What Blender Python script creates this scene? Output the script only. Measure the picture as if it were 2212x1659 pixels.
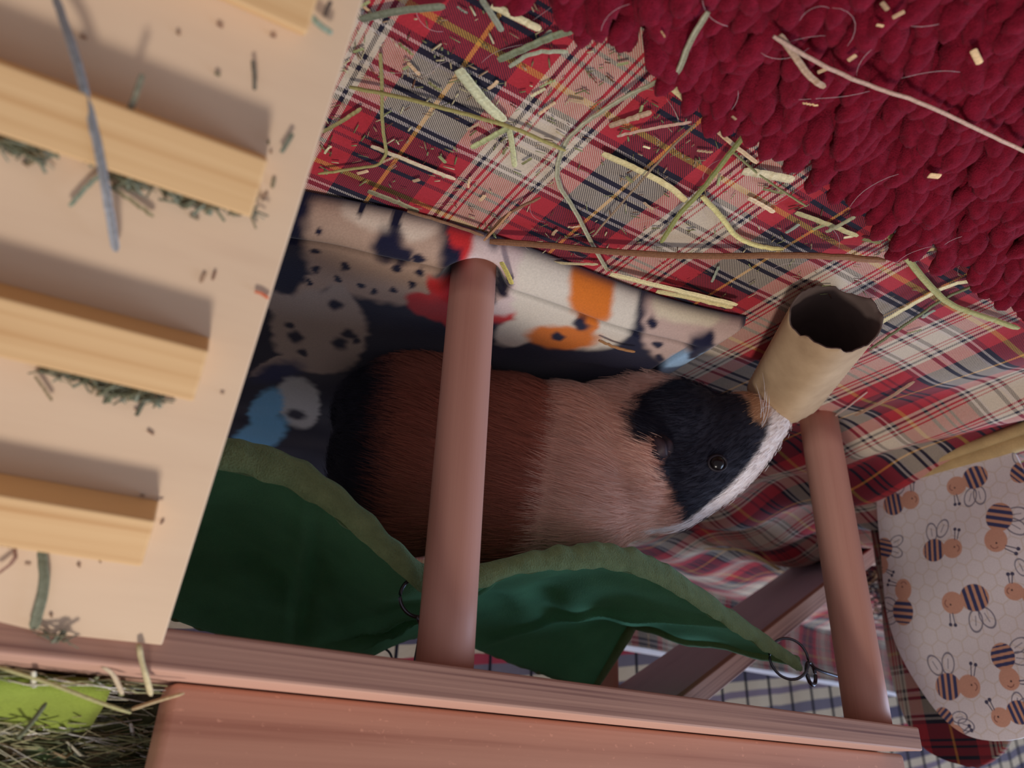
import bpy, bmesh, math, random
import numpy as np
from mathutils import Vector, Matrix, Quaternion, noise
from mathutils.bvhtree import BVHTree

random.seed(7)
rng = np.random.default_rng(7)
for o in list(bpy.data.objects):
    bpy.data.objects.remove(o)
scene = bpy.context.scene
COL = scene.collection

# ------------------------------------------------------------------ camera
# phone held upside down: world "up" runs down the picture
FPX, CX, CY = 1660.0, 1106.0, 829.5
CAM_H = 0.259
R = np.array([[-0.9991, -0.0417, 0.0], [-0.0194, 0.4639, 0.8857], [-0.0369, 0.8849, -0.4643]])
cd = bpy.data.cameras.new('camera')
cam = bpy.data.objects.new('camera', cd)
COL.objects.link(cam)
cm = Matrix.Identity(4)
for i in range(3):
    cm[i][0] = R[i, 0]; cm[i][1] = -R[i, 1]; cm[i][2] = -R[i, 2]
q = cm.to_quaternion(); q.normalize()
cam.location = (0, 0, CAM_H)
cam.rotation_mode = 'QUATERNION'
cam.rotation_quaternion = q
cd.sensor_width = 36.0
cd.lens = FPX / 2212 * 36.0
cd.clip_start = 0.01
cd.clip_end = 50
cd.dof.use_dof = True
cd.dof.focus_distance = 0.40
cd.dof.aperture_fstop = 10.0
scene.camera = cam

# ------------------------------------------------------------------ light
scene.view_settings.view_transform = 'Standard'
scene.view_settings.look = 'None'
scene.view_settings.gamma = 1.0
scene.view_settings.exposure = 0.0
scene.view_settings.use_curve_mapping = False
world = bpy.data.worlds.new('room_light')
scene.world = world
world.use_nodes = True
bg = world.node_tree.nodes['Background']
bg.inputs[0].default_value = (0.62, 0.57, 0.63, 1)
bg.inputs[1].default_value = 0.46


def area(name, loc, target, sx, sy, power, color):
    l = bpy.data.lights.new(name, 'AREA')
    l.shape = 'RECTANGLE'; l.size = sx; l.size_y = sy
    l.energy = power; l.color = color
    o = bpy.data.objects.new(name, l)
    COL.objects.link(o)
    o.location = loc
    d = Vector(target) - Vector(loc)
    o.rotation_mode = 'QUATERNION'
    o.rotation_quaternion = d.to_track_quat('-Z', 'Y')
    return o


area('overhead_key', (-0.01, 0.20, 0.90), (0.03, 0.20, 0.0), 0.115, 0.115, 3.4, (1.0, 0.91, 0.82))  # unseen overhead key, hung low so its falloff dims the right side
area('window_light', (-2.2, 1.3, 0.95), (-0.1, 0.45, 0.1), 1.2, 1.0, 36, (0.56, 0.72, 1.0))

# ------------------------------------------------------------------ helpers


def ray(px, py):
    return R @ np.array([(px - CX) / FPX, (py - CY) / FPX, 1.0])


def at(px, py, h=0.0):
    """point of height h seen at a pixel of the photograph"""
    r = ray(px, py)
    t = (h - CAM_H) / r[2]
    return np.array([0, 0, CAM_H]) + t * r


def on_plane(px, py, p0, d):
    """point on the vertical plane through p0 along horizontal direction d"""
    nn = np.array([-d[1], d[0], 0.0])
    r = ray(px, py)
    t = np.dot(nn, np.array([p0[0], p0[1], 0.0])) / np.dot(nn, r)
    return np.array([0, 0, CAM_H]) + t * r


def on_any(px, py, p0, nrm):
    r = ray(px, py)
    o = np.array([0, 0, CAM_H])
    t = np.dot(nrm, np.array(p0) - o) / np.dot(nrm, r)
    return o + t * r


def project(p):
    c = R.T @ (np.array(p, float) - [0, 0, CAM_H])
    return CX + FPX * c[0] / c[2], CY + FPX * c[1] / c[2]


def S(r, g, b):
    f = lambda c: (c / 255 / 12.92) if c / 255 <= 0.04045 else ((c / 255 + 0.055) / 1.055) ** 2.4
    return (f(r), f(g), f(b), 1.0)


def tag(o, label=None, cat=None, group=None, kind=None):
    if label: o['label'] = label
    if cat: o['category'] = cat
    if group: o['group'] = group
    if kind: o['kind'] = kind
    return o


def empty(name, loc=(0, 0, 0), M=None):
    o = bpy.data.objects.new(name, None)
    o.empty_display_size = 0.02
    COL.objects.link(o)
    if M is not None: o.matrix_world = M
    else: o.location = loc
    return o


def link(name, me, mat=None, parent=None, smooth=True, M=None):
    o = bpy.data.objects.new(name, me)
    COL.objects.link(o)
    if mat is not None and not me.materials: me.materials.append(mat)
    if smooth:
        me.polygons.foreach_set('use_smooth', [True] * len(me.polygons))
    if parent is not None: o.parent = parent
    if M is not None: o.matrix_local = M
    return o


def from_bm(name, bm, mat=None, parent=None, smooth=True, M=None):
    me = bpy.data.meshes.new(name)
    bm.to_mesh(me); bm.free()
    return link(name, me, mat, parent, smooth, M)


def mesh_py(name, verts, faces):
    me = bpy.data.meshes.new(name)
    me.from_pydata([tuple(map(float, v)) for v in verts], [], faces)
    me.update()
    return me


def grid_mesh(name, P, close_u=False):
    """P: (nu, nv, 3) array of points"""
    nu, nv = P.shape[:2]
    me = bpy.data.meshes.new(name)
    idx = np.arange(nu * nv).reshape(nu, nv)
    a = idx[:-1, :-1].ravel(); b = idx[1:, :-1].ravel(); c = idx[1:, 1:].ravel(); d = idx[:-1, 1:].ravel()
    F = np.stack([a, b, c, d], 1)
    if close_u:
        a = idx[-1, :-1]; b = idx[0, :-1]; c = idx[0, 1:]; d = idx[-1, 1:]
        F = np.concatenate([F, np.stack([a, b, c, d], 1)])
    me.vertices.add(nu * nv)
    me.vertices.foreach_set('co', P.reshape(-1).astype(np.float32))
    me.loops.add(F.size)
    me.loops.foreach_set('vertex_index', F.ravel().astype(np.int32))
    me.polygons.add(len(F))
    me.polygons.foreach_set('loop_start', (np.arange(len(F)) * 4).astype(np.int32))
    me.polygons.foreach_set('loop_total', np.full(len(F), 4, np.int32))
    me.update(calc_edges=True)
    me.validate()
    return me


def set_uv(me, uv):
    l = me.uv_layers.new(name='UVMap')
    vi = np.zeros(len(me.loops), np.int32)
    me.loops.foreach_get('vertex_index', vi)
    l.data.foreach_set('uv', uv[vi].astype(np.float32).ravel())


def set_col(me, rgb, name='print'):
    a = me.color_attributes.new(name, 'FLOAT_COLOR', 'POINT')
    c = np.ones((len(me.vertices), 4), np.float32); c[:, :3] = rgb
    a.data.foreach_set('color', c.ravel())


def box_bm(sx, sy, sz, bevel=0.0, c=(0, 0, 0), seg=2):
    bm = bmesh.new()
    bmesh.ops.create_cube(bm, size=1.0)
    for v in bm.verts:
        v.co = Vector((v.co.x * sx + c[0], v.co.y * sy + c[1], v.co.z * sz + c[2]))
    if bevel:
        bmesh.ops.bevel(bm, geom=bm.edges[:], offset=bevel, segments=seg, profile=0.5, affect='EDGES')
    return bm


def tube_P(pts, rad, n=10, flat=1.0, up=None):
    """points of a tube along a polyline; rad scalar or per-point list"""
    pts = np.array(pts, float)
    m = len(pts)
    rad = np.full(m, rad) if np.isscalar(rad) else np.array(rad)
    T = np.gradient(pts, axis=0)
    T /= np.linalg.norm(T, axis=1)[:, None] + 1e-12
    ref = np.array(up if up is not None else [0, 0, 1.0])
    out = []
    for i in range(m):
        s = np.cross(T[i], ref)
        if np.linalg.norm(s) < 1e-3: s = np.cross(T[i], [1, 0.1, 0])
        s /= np.linalg.norm(s); w = np.cross(s, T[i])
        a = np.arange(n) * 2 * math.pi / n
        out.append(pts[i] + rad[i] * (np.cos(a)[:, None] * s + flat * np.sin(a)[:, None] * w))
    return np.array(out)


def tube_mesh(name, pts, rad, n=10, flat=1.0, closed=False, up=None):
    P = tube_P(pts, rad, n, flat, up)
    m = len(P)
    V = P.reshape(-1, 3)
    Fc = []
    for i in range(m if closed else m - 1):
        i2 = (i + 1) % m
        for j in range(n):
            j2 = (j + 1) % n
            Fc.append((i * n + j, i * n + j2, i2 * n + j2, i2 * n + j))
    if not closed:
        Fc.append(tuple(range(n - 1, -1, -1)))
        Fc.append(tuple((m - 1) * n + j for j in range(n)))
    return mesh_py(name, V, Fc)


def resample(pts, n):
    pts = np.array(pts, float)
    d = np.r_[0, np.cumsum(np.linalg.norm(np.diff(pts, axis=0), axis=1))]
    t = np.linspace(0, d[-1], n)
    return np.stack([np.interp(t, d, pts[:, k]) for k in range(pts.shape[1])], 1)


def smooth_curve(pts, n, it=2):
    p = np.array(pts, float)
    for _ in range(it):  # Chaikin with fixed ends
        q_ = [p[0]]
        for a, b in zip(p[:-1], p[1:]):
            q_ += [a * .75 + b * .25, a * .25 + b * .75]
        q_.append(p[-1]); p = np.array(q_)
    return resample(p, n)


# ------------------------------------------------------------------ materials


class NT:
    def __init__(s, name, rough=0.8, spec=0.3):
        s.m = bpy.data.materials.new(name); s.m.use_nodes = True
        s.t = s.m.node_tree; s.b = s.t.nodes['Principled BSDF']
        s.b.inputs['Roughness'].default_value = rough
        s.b.inputs['Specular IOR Level'].default_value = spec

    def n(s, typ, **kw):
        nd = s.t.nodes.new(typ)
        for k, v in kw.items(): setattr(nd, k, v)
        return nd

    def l(s, a, b): s.t.links.new(a, b)

    def math(s, op, a, b=None, c=None):
        nd = s.n('ShaderNodeMath', operation=op)
        for i, v in enumerate((a, b, c)):
            if v is None: continue
            if isinstance(v, (int, float)): nd.inputs[i].default_value = v
            else: s.l(v, nd.inputs[i])
        return nd.outputs[0]

    def mix(s, fac, a, b, mode='MIX'):
        nd = s.n('ShaderNodeMix', data_type='RGBA', blend_type=mode)
        for i, v in ((0, fac), (6, a), (7, b)):
            if isinstance(v, (int, float)): nd.inputs[i].default_value = v
            elif isinstance(v, tuple): nd.inputs[i].default_value = v
            else: s.l(v, nd.inputs[i])
        return nd.outputs[2]

    def ramp(s, fac, stops, interp='LINEAR'):
        nd = s.n('ShaderNodeValToRGB')
        cr = nd.color_ramp; cr.interpolation = interp
        while len(cr.elements) < len(stops): cr.elements.new(0.5)
        for e, (p, c) in zip(cr.elements, stops):
            e.position = p; e.color = c
        s.l(fac, nd.inputs[0])
        return nd.outputs[0]

    def noise(s, scale, vec=None, detail=3, rough=.55):
        nd = s.n('ShaderNodeTexNoise')
        nd.inputs['Scale'].default_value = scale
        nd.inputs['Detail'].default_value = detail
        nd.inputs['Roughness'].default_value = rough
        if vec is not None: s.l(vec, nd.inputs['Vector'])
        return nd.outputs['Fac']

    def obj(s, scale=(1, 1, 1)):
        tc = s.n('ShaderNodeTexCoord'); mp = s.n('ShaderNodeMapping')
        mp.inputs['Scale'].default_value = scale
        s.l(tc.outputs['Object'], mp.inputs['Vector'])
        return mp.outputs['Vector']

    def bump(s, h, strength=.3, dist=.001):
        nd = s.n('ShaderNodeBump')
        nd.inputs['Strength'].default_value = strength
        nd.inputs['Distance'].default_value = dist
        s.l(h, nd.inputs['Height']); s.l(nd.outputs[0], s.b.inputs['Normal'])

    def base(s, c):
        if isinstance(c, tuple): s.b.inputs['Base Color'].default_value = c
        else: s.l(c, s.b.inputs['Base Color'])

    def sheen(s, w, tint=(1, 1, 1, 1), r=.5):
        s.b.inputs['Sheen Weight'].default_value = w
        s.b.inputs['Sheen Tint'].default_value = tint
        s.b.inputs['Sheen Roughness'].default_value = r


def plain(name, c, rough=.8, var=.12, scale=90, metal=0.0, bumps=0.0):
    t = NT(name, rough)
    f = t.noise(scale, t.obj())
    dk = tuple(x * (1 - var) for x in c[:3]) + (1,)
    lt = tuple(min(1, x * (1 + var)) for x in c[:3]) + (1,)
    t.base(t.ramp(f, [(.3, dk), (.7, lt)]))
    t.b.inputs['Metallic'].default_value = metal
    if bumps: t.bump(f, bumps, .0008)
    return t.m


def wood(name, light, dark, bands=260, stretch=6, rough=.6, axis='Y', speck=0.0, contrast=1.0, distort=3.0):
    """grain along local X; uneven growth lines across the chosen axis"""
    t = NT(name, rough, .25)
    sc = (stretch, bands, 1.5) if axis == 'Y' else (stretch, 1.5, bands)
    n1 = t.noise(1.0, t.obj(sc), 2, .5)
    fine = t.noise(1.0, t.obj((stretch * 6, bands * 7, bands * 7)), 3)
    big = t.noise(14.0, t.obj((.4, 1, 1)), 2)
    f = t.math('ADD', t.math('MULTIPLY', t.math('SUBTRACT', n1, .5), 1.5 * contrast), t.math('ADD', t.math('MULTIPLY', fine, .3), t.math('MULTIPLY', big, .5)))
    c = t.ramp(f, [(.12, light), (.5, tuple(a * .72 + b * .28 for a, b in zip(light, dark))), (.85, dark)])
    if speck:
        sp = t.noise(420, t.obj((.6, 1, 1)), 2)
        c = t.mix(t.ramp(sp, [(.66, (0, 0, 0, 1)), (.74, (speck, speck, speck, 1))]), c, tuple(min(1, x * 1.5) for x in light[:3]) + (1,))
    t.base(c)
    t.bump(f, .12, .0004)
    return t.m


TB = math.radians(31.5)   # direction of the tartan lines on the floor
T1 = np.array([-math.cos(TB), math.sin(TB)])
T2 = np.array([math.sin(TB), math.cos(TB)])


def tartan(name, dim=1.0, twill=True):
    """woven check; UV in metres: u runs across the weft bands, v across the warp bands"""
    t = NT(name, .92, .15)
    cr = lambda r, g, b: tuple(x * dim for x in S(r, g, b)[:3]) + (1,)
    RED, DK, WH, CRM, YEL, MAR = cr(178, 48, 58), cr(36, 32, 48), cr(206, 192, 182), cr(208, 192, 170), cr(206, 152, 70), cr(120, 30, 48)
    uv = t.n('ShaderNodeUVMap'); uv.uv_map = 'UVMap'
    sp = t.n('ShaderNodeSeparateXYZ'); t.l(uv.outputs[0], sp.inputs[0])
    P = .099
    a = t.math('FRACT', t.math('DIVIDE', t.math('SUBTRACT', sp.outputs[0], .0840), P))
    b = t.math('FRACT', t.math('DIVIDE', t.math('SUBTRACT', sp.outputs[1], .0895), P))
    q_ = lambda mm: mm / 99.0
    weft = t.ramp(a, [(0, YEL), (q_(2.9), RED), (q_(11.5), DK), (q_(14.5), WH), (q_(16), DK), (q_(19), WH), (q_(20.5), CRM), (q_(32), DK), (q_(34.5), WH),
                      (q_(37), CRM), (q_(38.5), DK), (q_(41), CRM), (q_(52), WH), (q_(53), DK), (q_(55.5), WH), (q_(57.5), DK), (q_(60.5), RED),
                      (q_(72), DK), (q_(74), RED), (q_(77), DK), (q_(79), RED), (q_(85), DK), (q_(87.5), RED)], 'CONSTANT')
    warp = t.ramp(b, [(0, DK), (q_(.9), YEL), (q_(2.9), DK), (q_(20.5), RED), (q_(32), CRM), (q_(34.5), DK), (q_(36.5), CRM), (q_(39), RED), (q_(40.3), CRM), (q_(42.3), RED), (q_(43.6), CRM),
                      (q_(58), RED), (q_(59.3), CRM), (q_(61.3), RED), (q_(62.6), CRM), (q_(65), DK), (q_(67), CRM), (q_(69.5), RED), (q_(82), DK)], 'CONSTANT')
    if twill:
        d = t.math('FRACT', t.math('DIVIDE', t.math('SUBTRACT', sp.outputs[0], sp.outputs[1]),   .00128))
        msk = t.ramp(d, [(.30, (.10, .10, .10, 1)), (.62, (.92, .92, .92, 1))])
        nz = t.noise(1500, t.obj(), 2)
        c = t.mix(msk, weft, warp)
        c = t.mix(.35, c, t.ramp(nz, [(.3, (.55, .55, .55, 1)), (.7, (1.25, 1.25, 1.25, 1))]), 'MULTIPLY')
        t.bump(t.math('ADD', d, t.math('MULTIPLY', nz, .6)), .35, .0004)
    else:
        c = t.mix(.5, weft, warp)
    big = t.noise(14, t.obj(), 3)
    c = t.mix(.4, c, t.ramp(big, [(.3, (.8, .78, .78, 1)), (.7, (1.1, 1.1, 1.1, 1))]), 'MULTIPLY')
    t.base(c)
    t.sheen(.15)
    return t.m


def printed(name, attr='print', rough=.95, bumps=.25, sheen=.25, nscale=900):
    t = NT(name, rough, .1)
    at_ = t.n('ShaderNodeAttribute'); at_.attribute_name = attr
    nz = t.noise(nscale, t.obj(), 3)
    t.base(t.mix(.3, at_.outputs['Color'], t.ramp(nz, [(.3, (.7, .7, .7, 1)), (.7, (1.2, 1.2, 1.2, 1))]), 'MULTIPLY'))
    t.bump(nz, bumps, .0006)
    t.sheen(sheen)
    return t.m


def fleece(name, c, var=.25, scale=70, sheen=.4, tint=None, bumps=.5, trans=0.0, fscale=1100):
    t = NT(name, .95, .08)
    f = t.noise(scale, t.obj(), 4)
    fine = t.noise(fscale, t.obj(), 2)
    dk = tuple(x * (1 - var) for x in c[:3]) + (1,); lt = tuple(min(1, x * (1 + var)) for x in c[:3]) + (1,)
    t.base(t.ramp(t.math('ADD', t.math('MULTIPLY', f, .6), t.math('MULTIPLY', fine, .4)), [(.3, dk), (.7, lt)]))
    t.bump(fine, bumps, .0008)
    t.sheen(sheen, tint or (min(1, c[0] * 3 + .2), min(1, c[1] * 3 + .2), min(1, c[2] * 3 + .2), 1))
    if trans:
        tr = t.n('ShaderNodeBsdfTranslucent'); tr.inputs[0].default_value = lt
        mx = t.n('ShaderNodeMixShader'); mx.inputs[0].default_value = trans
        out = t.t.nodes['Material Output']
        t.l(t.b.outputs[0], mx.inputs[1]); t.l(tr.outputs[0], mx.inputs[2]); t.l(mx.outputs[0], out.inputs[0])
    return t.m


M_TART = tartan('tartan_weave')
M_TART_SHADE = tartan('tartan_lining', .4)  # same weave darkened; shade at the back put into its colour
M_PAD = printed('cat_print_fleece')
M_BEE = printed('bee_print_cotton', bumps=.1, sheen=.1, nscale=1400)
M_PLY = wood('pale_plywood', S(222, 196, 166), S(204, 174, 146), bands=60, stretch=8, rough=.7, contrast=.6)
M_PINE = wood('pine_strip', S(232, 194, 142), S(196, 144, 88), bands=330, stretch=4, rough=.6, contrast=.9)
M_BAR = wood('reddish_pine', S(200, 158, 138), S(122, 84, 78), bands=420, stretch=2, rough=.6, axis='Z', contrast=1.7)
M_WALL = wood('brown_pine_board', S(216, 166, 142), S(170, 118, 100), bands=150, stretch=2.5, rough=.55, axis='Z', speck=.4, contrast=.9)
M_DOWEL = wood('beech_dowel', S(222, 170, 152), S(194, 138, 122), bands=200, stretch=4, rough=.5, contrast=.6)
M_CARD = None
M_GREEN = fleece('dark_green_fleece', S(130, 204, 160), .22, 40, .5, (.35, .9, .6, 1), trans=.3)
M_HEM = fleece('green_fleece_hem', S(152, 174, 124), .3, 160, .8, (.5, 1, .75, 1), bumps=.9, trans=.35)
M_METAL = plain('dark_steel', S(95, 98, 108), .28, .1, 200, metal=1.0)
M_WIRE = plain('black_coated_wire', S(26, 26, 40), .5, .1)
M_RED = fleece('red_chenille', S(126, 24, 44), .4, 260, .12, (.9, .25, .35, 1), bumps=1.0, fscale=1500)
M_REDBASE = fleece('red_mat_backing', S(70, 12, 28), .3)

# ================================================================== frames
B0 = at(360, 1355, .2165); B1 = at(1985, 1571, .2165)
E1 = (B1 - B0); E1[2] = 0; E1 /= np.linalg.norm(E1)          # along the shelf, to the right of the picture
E2 = np.array([-E1[1] * -1, -E1[0], 0.0])                     # away from the camera
E2 = np.array([E1[1], -E1[0], 0.0])
UP = np.array([0, 0, 1.0])
if E2[1] < 0: E2 = -E2


def frame(o, x, y, z):
    M = Matrix.Identity(4)
    for i in range(3):
        M[i][0], M[i][1], M[i][2], M[i][3] = x[i], y[i], z[i], o[i]
    return M


# ================================================================== setting
bm = box_bm(5, 5, .02, c=(0, 1.2, -.022))
t = NT('room_floor_boards', .7)
t.base(t.ramp(t.noise(3, t.obj((1, 8, 1))), [(.3, S(120, 100, 88)), (.7, S(150, 128, 112))]))
tag(from_bm('floor', bm, t.m, smooth=False), kind='structure')
bm = box_bm(5, .05, 2.4, c=(0, 3.6, 1.188))
tag(from_bm('wall_far', bm, plain('wall_paint', S(196, 186, 184), .9, .04, 3), smooth=False), kind='structure')

# ================================================================== tartan blanket
nu, nv = 320, 300
bx = np.linspace(-1.25, .55, nu); by = np.linspace(.02, 1.55, nv)
GX, GY = np.meshgrid(bx, by, indexing='ij')
a_ = GX * T2[0] + GY * T2[1]; b_ = GX * T1[0] + GY * T1[1]
GZ = np.zeros_like(GX)
# soft folds where the blanket bunches up towards the fabric house
w_ = np.clip((b_ - .44) / .10, 0, 1) * np.clip((.75 - a_) / .2, 0, 1)
GZ += .007 * w_ * (1 + np.sin((b_ * 1.0 + a_ * .25) * 2 * math.pi / .085))
w2 = np.clip((GY - .56) / .1, 0, 1) * np.clip((.0 - GX) / .1, 0, 1)
GZ += .006 * w2 * (1 + np.sin((a_ * .9 - b_ * .35) * 2 * math.pi / .12 + 1))
nzv = np.array([noise.noise((x * 22, y * 22, 0)) for x, y in zip(GX.ravel(), GY.ravel())]).reshape(GX.shape)
GZ += .0009 * (1 + nzv)
me = grid_mesh('tartan_blanket', np.stack([GX, GY, GZ], -1))
set_uv(me, np.stack([a_.ravel(), b_.ravel()], 1))
# the blanket ends at the tray wall
GA = math.radians(40)
gd = np.array([-math.cos(GA), math.sin(GA), 0]); gn = np.array([math.sin(GA), math.cos(GA), 0])   # along the back, away from the camera
_r = ray(1400, 1412); GC = np.array([0, 0, CAM_H]) + 1.03 * _r / (_r[1]); GC[2] = 0
bm = bmesh.new(); bm.from_mesh(me)
bmesh.ops.delete(bm, geom=[v for v in bm.verts if (v.co.x - GC[0]) * gn[0] + (v.co.y - GC[1]) * gn[1] > -.010], context='VERTS')
bm.to_mesh(me); bm.free()
blanket = link('tartan_blanket', me, M_TART)
tag(blanket, 'red, cream and navy tartan fleece blanket spread over the cage floor', 'blanket')


def zfloor(x, y):
    i = int(np.clip(round((x - bx[0]) / (bx[1] - bx[0])), 0, nu - 1)); j = int(np.clip(round((y - by[0]) / (by[1] - by[0])), 0, nv - 1))
    return GZ[i, j]


# ================================================================== back wall of the tray, cage wires
S0, S1 = -.78, 1.25
tw = empty('tray_wall', tuple(GC))
tag(tw, 'low white plastic tray wall lined with tartan at the back of the cage', 'tray wall')
wp = [(s_, on_plane(*(project(GC + gd * s_ + UP * .1)[0], yy), GC, gd)[2]) for s_, yy in ((-.10, 1386), (.28, 1452))]
slope_w = (wp[1][1] - wp[0][1]) / (wp[1][0] - wp[0][0])
n1, n2 = 120, 16
P = np.zeros((n1, n2, 3)); UVW = np.zeros((n1, n2, 2))
for i in range(n1):
    for j in range(n2):
        x_s = S0 + (S1 - S0) * i / (n1 - 1); h = j / (n2 - 1)
        top_ = float(np.clip(wp[0][1] + slope_w * (x_s - wp[0][0]), .04, .15))
        p = gd * x_s - gn * (.005 + .003 * math.sin(x_s * 40 + h * 2)) - gn * .012 * (1 - h) ** 3
        P[i, j] = [p[0], p[1], .002 + (top_ - .003) * h]
        UVW[i, j] = [.03 + h * top_ + .1, x_s]
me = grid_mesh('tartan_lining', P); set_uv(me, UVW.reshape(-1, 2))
link('tartan_lining', me, M_TART_SHADE, tw)
V_ = []; 
for i in range(n1):
    x_s = S0 + (S1 - S0) * i / (n1 - 1)
    top_ = float(np.clip(wp[0][1] + slope_w * (x_s - wp[0][0]), .04, .15))
    for dx, dz in ((0, 0), (.004, 0), (.004, top_ + .003), (0, top_ + .003)):
        p = gd * x_s + gn * dx; V_.append((p[0], p[1], dz + .0005))
me = mesh_py('plastic_sheet', V_, [(i * 4 + k, i * 4 + (k + 1) % 4, i * 4 + 4 + (k + 1) % 4, i * 4 + 4 + k) for i in range(n1 - 1) for k in range(4)])
link('plastic_sheet', me, plain('white_plastic', S(226, 222, 226), .5, .03), tw, smooth=False)

grid_o = GC + gn * .03
cg = empty('cage_grid', tuple(grid_o))
tag(cg, 'black wire cage grid panel standing behind the tray wall', 'cage')
vw = tube_mesh('wire', [(0, 0, 0), (0, 0, .36)], .0019, 6)
vw.materials.append(M_WIRE)
for k in range(-13, 28):
    w = bpy.data.objects.new('wire', vw); COL.objects.link(w); w.parent = cg; w.location = tuple(gd * (.062 * k + .012))
hw = tube_mesh('crossbar', [tuple(gd * S0), tuple(gd * 1.7)], .0019, 6); hw.materials.append(M_WIRE)
for k in (0.012, .36):
    w = bpy.data.objects.new('crossbar', hw); COL.objects.link(w); w.parent = cg; w.location = tuple(UP * k)

# striped throw hanging outside the wires
n1, n2 = 150, 30
P = np.zeros((n1, n2, 3)); UVW = np.zeros((n1, n2, 2))
for i in range(n1):
    for j in range(n2):
        x_s = S0 + 2.9 * i / (n1 - 1); h = .004 + .42 * j / (n2 - 1)
        p = gd * x_s + gn * (.10 + .004 * math.sin(x_s * 17) + .002 * math.sin(x_s * 41 + h * 9))
        P[i, j] = [p[0], p[1], h]; UVW[i, j] = [x_s, h]
me = grid_mesh('striped_throw', P); set_uv(me, UVW.reshape(-1, 2))
t = NT('striped_throw_weave', .95, .1)
uvn = t.n('ShaderNodeUVMap'); uvn.uv_map = 'UVMap'
sp = t.n('ShaderNodeSeparateXYZ'); t.l(uvn.outputs[0], sp.inputs[0])
v = t.obj()
k = t.math('FRACT', t.math('ADD', t.math('ADD', t.math('MULTIPLY', sp.outputs[1], 5.6), t.math('MULTIPLY', sp.outputs[0], .9)), t.math('MULTIPLY', t.noise(9, v), .05)))
lt_, dk_ = S(206, 188, 162), S(120, 112, 122)
cst = [(0, lt_), (.10, dk_), (.20, lt_), (.30, S(100, 94, 110)), (.42, lt_), (.50, S(170, 66, 80)), (.57, dk_), (.66, lt_), (.76, S(106, 98, 112)), (.86, lt_), (.94, S(136, 120, 130))]
cc_ = t.ramp(k, cst, 'CONSTANT')
t.base(cc_); t.bump(t.noise(300, v), .4, .002)
tr = t.n('ShaderNodeBsdfTranslucent'); t.l(cc_, tr.inputs[0])
mx = t.n('ShaderNodeMixShader'); mx.inputs[0].default_value = .35
t.l(t.b.outputs[0], mx.inputs[1]); t.l(tr.outputs[0], mx.inputs[2]); t.l(mx.outputs[0], t.t.nodes['Material Output'].inputs[0])
o = link('striped_throw', me, t.m); o.location = tuple(GC)
tag(o, 'cream, navy and red striped throw hanging outside the cage wires', 'throw')

# ================================================================== shelf table
D1 = at(1025, 560)[:2]; D1 = np.array([D1[0], D1[1], 0])
Lsp = min((abs(project(D1 + E1 * L + UP * .2165)[0] - 1876), L) for L in np.arange(.15, .4, .0005))[1]
D2 = D1 + E1 * Lsp
front_off = float(np.dot(B0 - D1, E2))         # how far the shelf front stands before the dowels
ORI = np.array([D1[0], D1[1], 0.0]) + E2 * front_off
table = empty('shelf_table', M=frame(ORI, E1, E2, UP))
tag(table, 'wooden shelf on round dowel legs standing over the guinea pig', 'shelf')
xr = float(np.dot(B1 - ORI, E1)); xl = -.34
ZT0, ZT1 = .2165, .2300
SD = .285
top = from_bm('shelf_board', box_bm(xr - xl, SD, ZT1 - ZT0, .0012, c=((xr + xl) / 2, SD / 2, (ZT0 + ZT1) / 2)), M_BAR, table, smooth=False)
dw1 = -front_off


def dowel(x, y, r):
    m = tube_mesh('leg', [(x, y, z) for z in np.linspace(.0005, ZT0 + .0004, 8)], r, 40)
    o_ = link('leg', m, M_DOWEL, table)
    return o_


# dowel grain should run along z: texture in a rotated frame
def dowel_obj(x, y, r):
    m = tube_mesh('leg', [(z, 0, 0) for z in np.linspace(.0, ZT0, 8)], r, 40, up=(0, 1, 0))
    Mx = Matrix.Translation((x, y, 0.0)) @ Matrix.Rotation(-math.pi / 2, 4, 'Y')
    o_ = link('leg', m, M_DOWEL, table, M=Mx)
    for p in m.polygons:
        if len(p.vertices) > 4: p.use_smooth = False
    return o_


dowel_obj(0.0, dw1, .0125)
dowel_obj(Lsp, dw1, .0138)
dowel_obj(Lsp + .0, SD - dw1 + .0, .0125)
dowel_obj(xl + .05, SD - dw1, .0125)
dowel_obj(xl + .05, dw1, .0125)

# upper board standing on the shelf
UL = at(375, 1470, ZT1); UR = at(1925, 1628, ZT1)
ul = float(np.dot(UL - ORI, E1)); ur = float(np.dot(UR - ORI, E1)); uo = float(np.dot(UL - ORI, E2))
house = empty('upper_wooden_house', M=frame(ORI, E1, E2, UP))
tag(house, 'brown pine hideout on top of the shelf with rounded board edges', 'hideout')
from_bm('front_board', box_bm(ur - ul, .016, .10, .0028, c=((ul + ur) / 2, uo + .008, ZT1 + .0503), seg=4), M_WALL, house)
for x in (ul + .10, ur - .10):
    from_bm('side_board', box_bm(.016, .14, .10, .0025, c=(x, uo + .016 + .071, ZT1 + .0503), seg=3), M_WALL, house)
from_bm('roof_board', box_bm(ur - ul + .02, .18, .012, .0025, c=((ul + ur) / 2, uo + .085, ZT1 + .1066), seg=3), M_WALL, house)

# ================================================================== front ramp
P0 = on_plane(350, 1395, ORI - E2 * .004, E1)


# the ramp runs 45 degrees down towards the camera, its right edge through two picture points
_c = np.array([(-1562 - CX) / FPX, (7526 - CY) / FPX, 1.0])
RD = -(R @ _c); RD /= np.linalg.norm(RD)
RX = np.cross(RD, UP); RX /= np.linalg.norm(RX)
if np.dot(RX, E1) < 0: RX = -RX
RN = np.cross(RX, RD)
if RN[2] < 0: RN = -RN
RW = .215
RLEN = (P0[2] - .001) / -RD[2]
print('ramp', RD, RN, RLEN)
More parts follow.
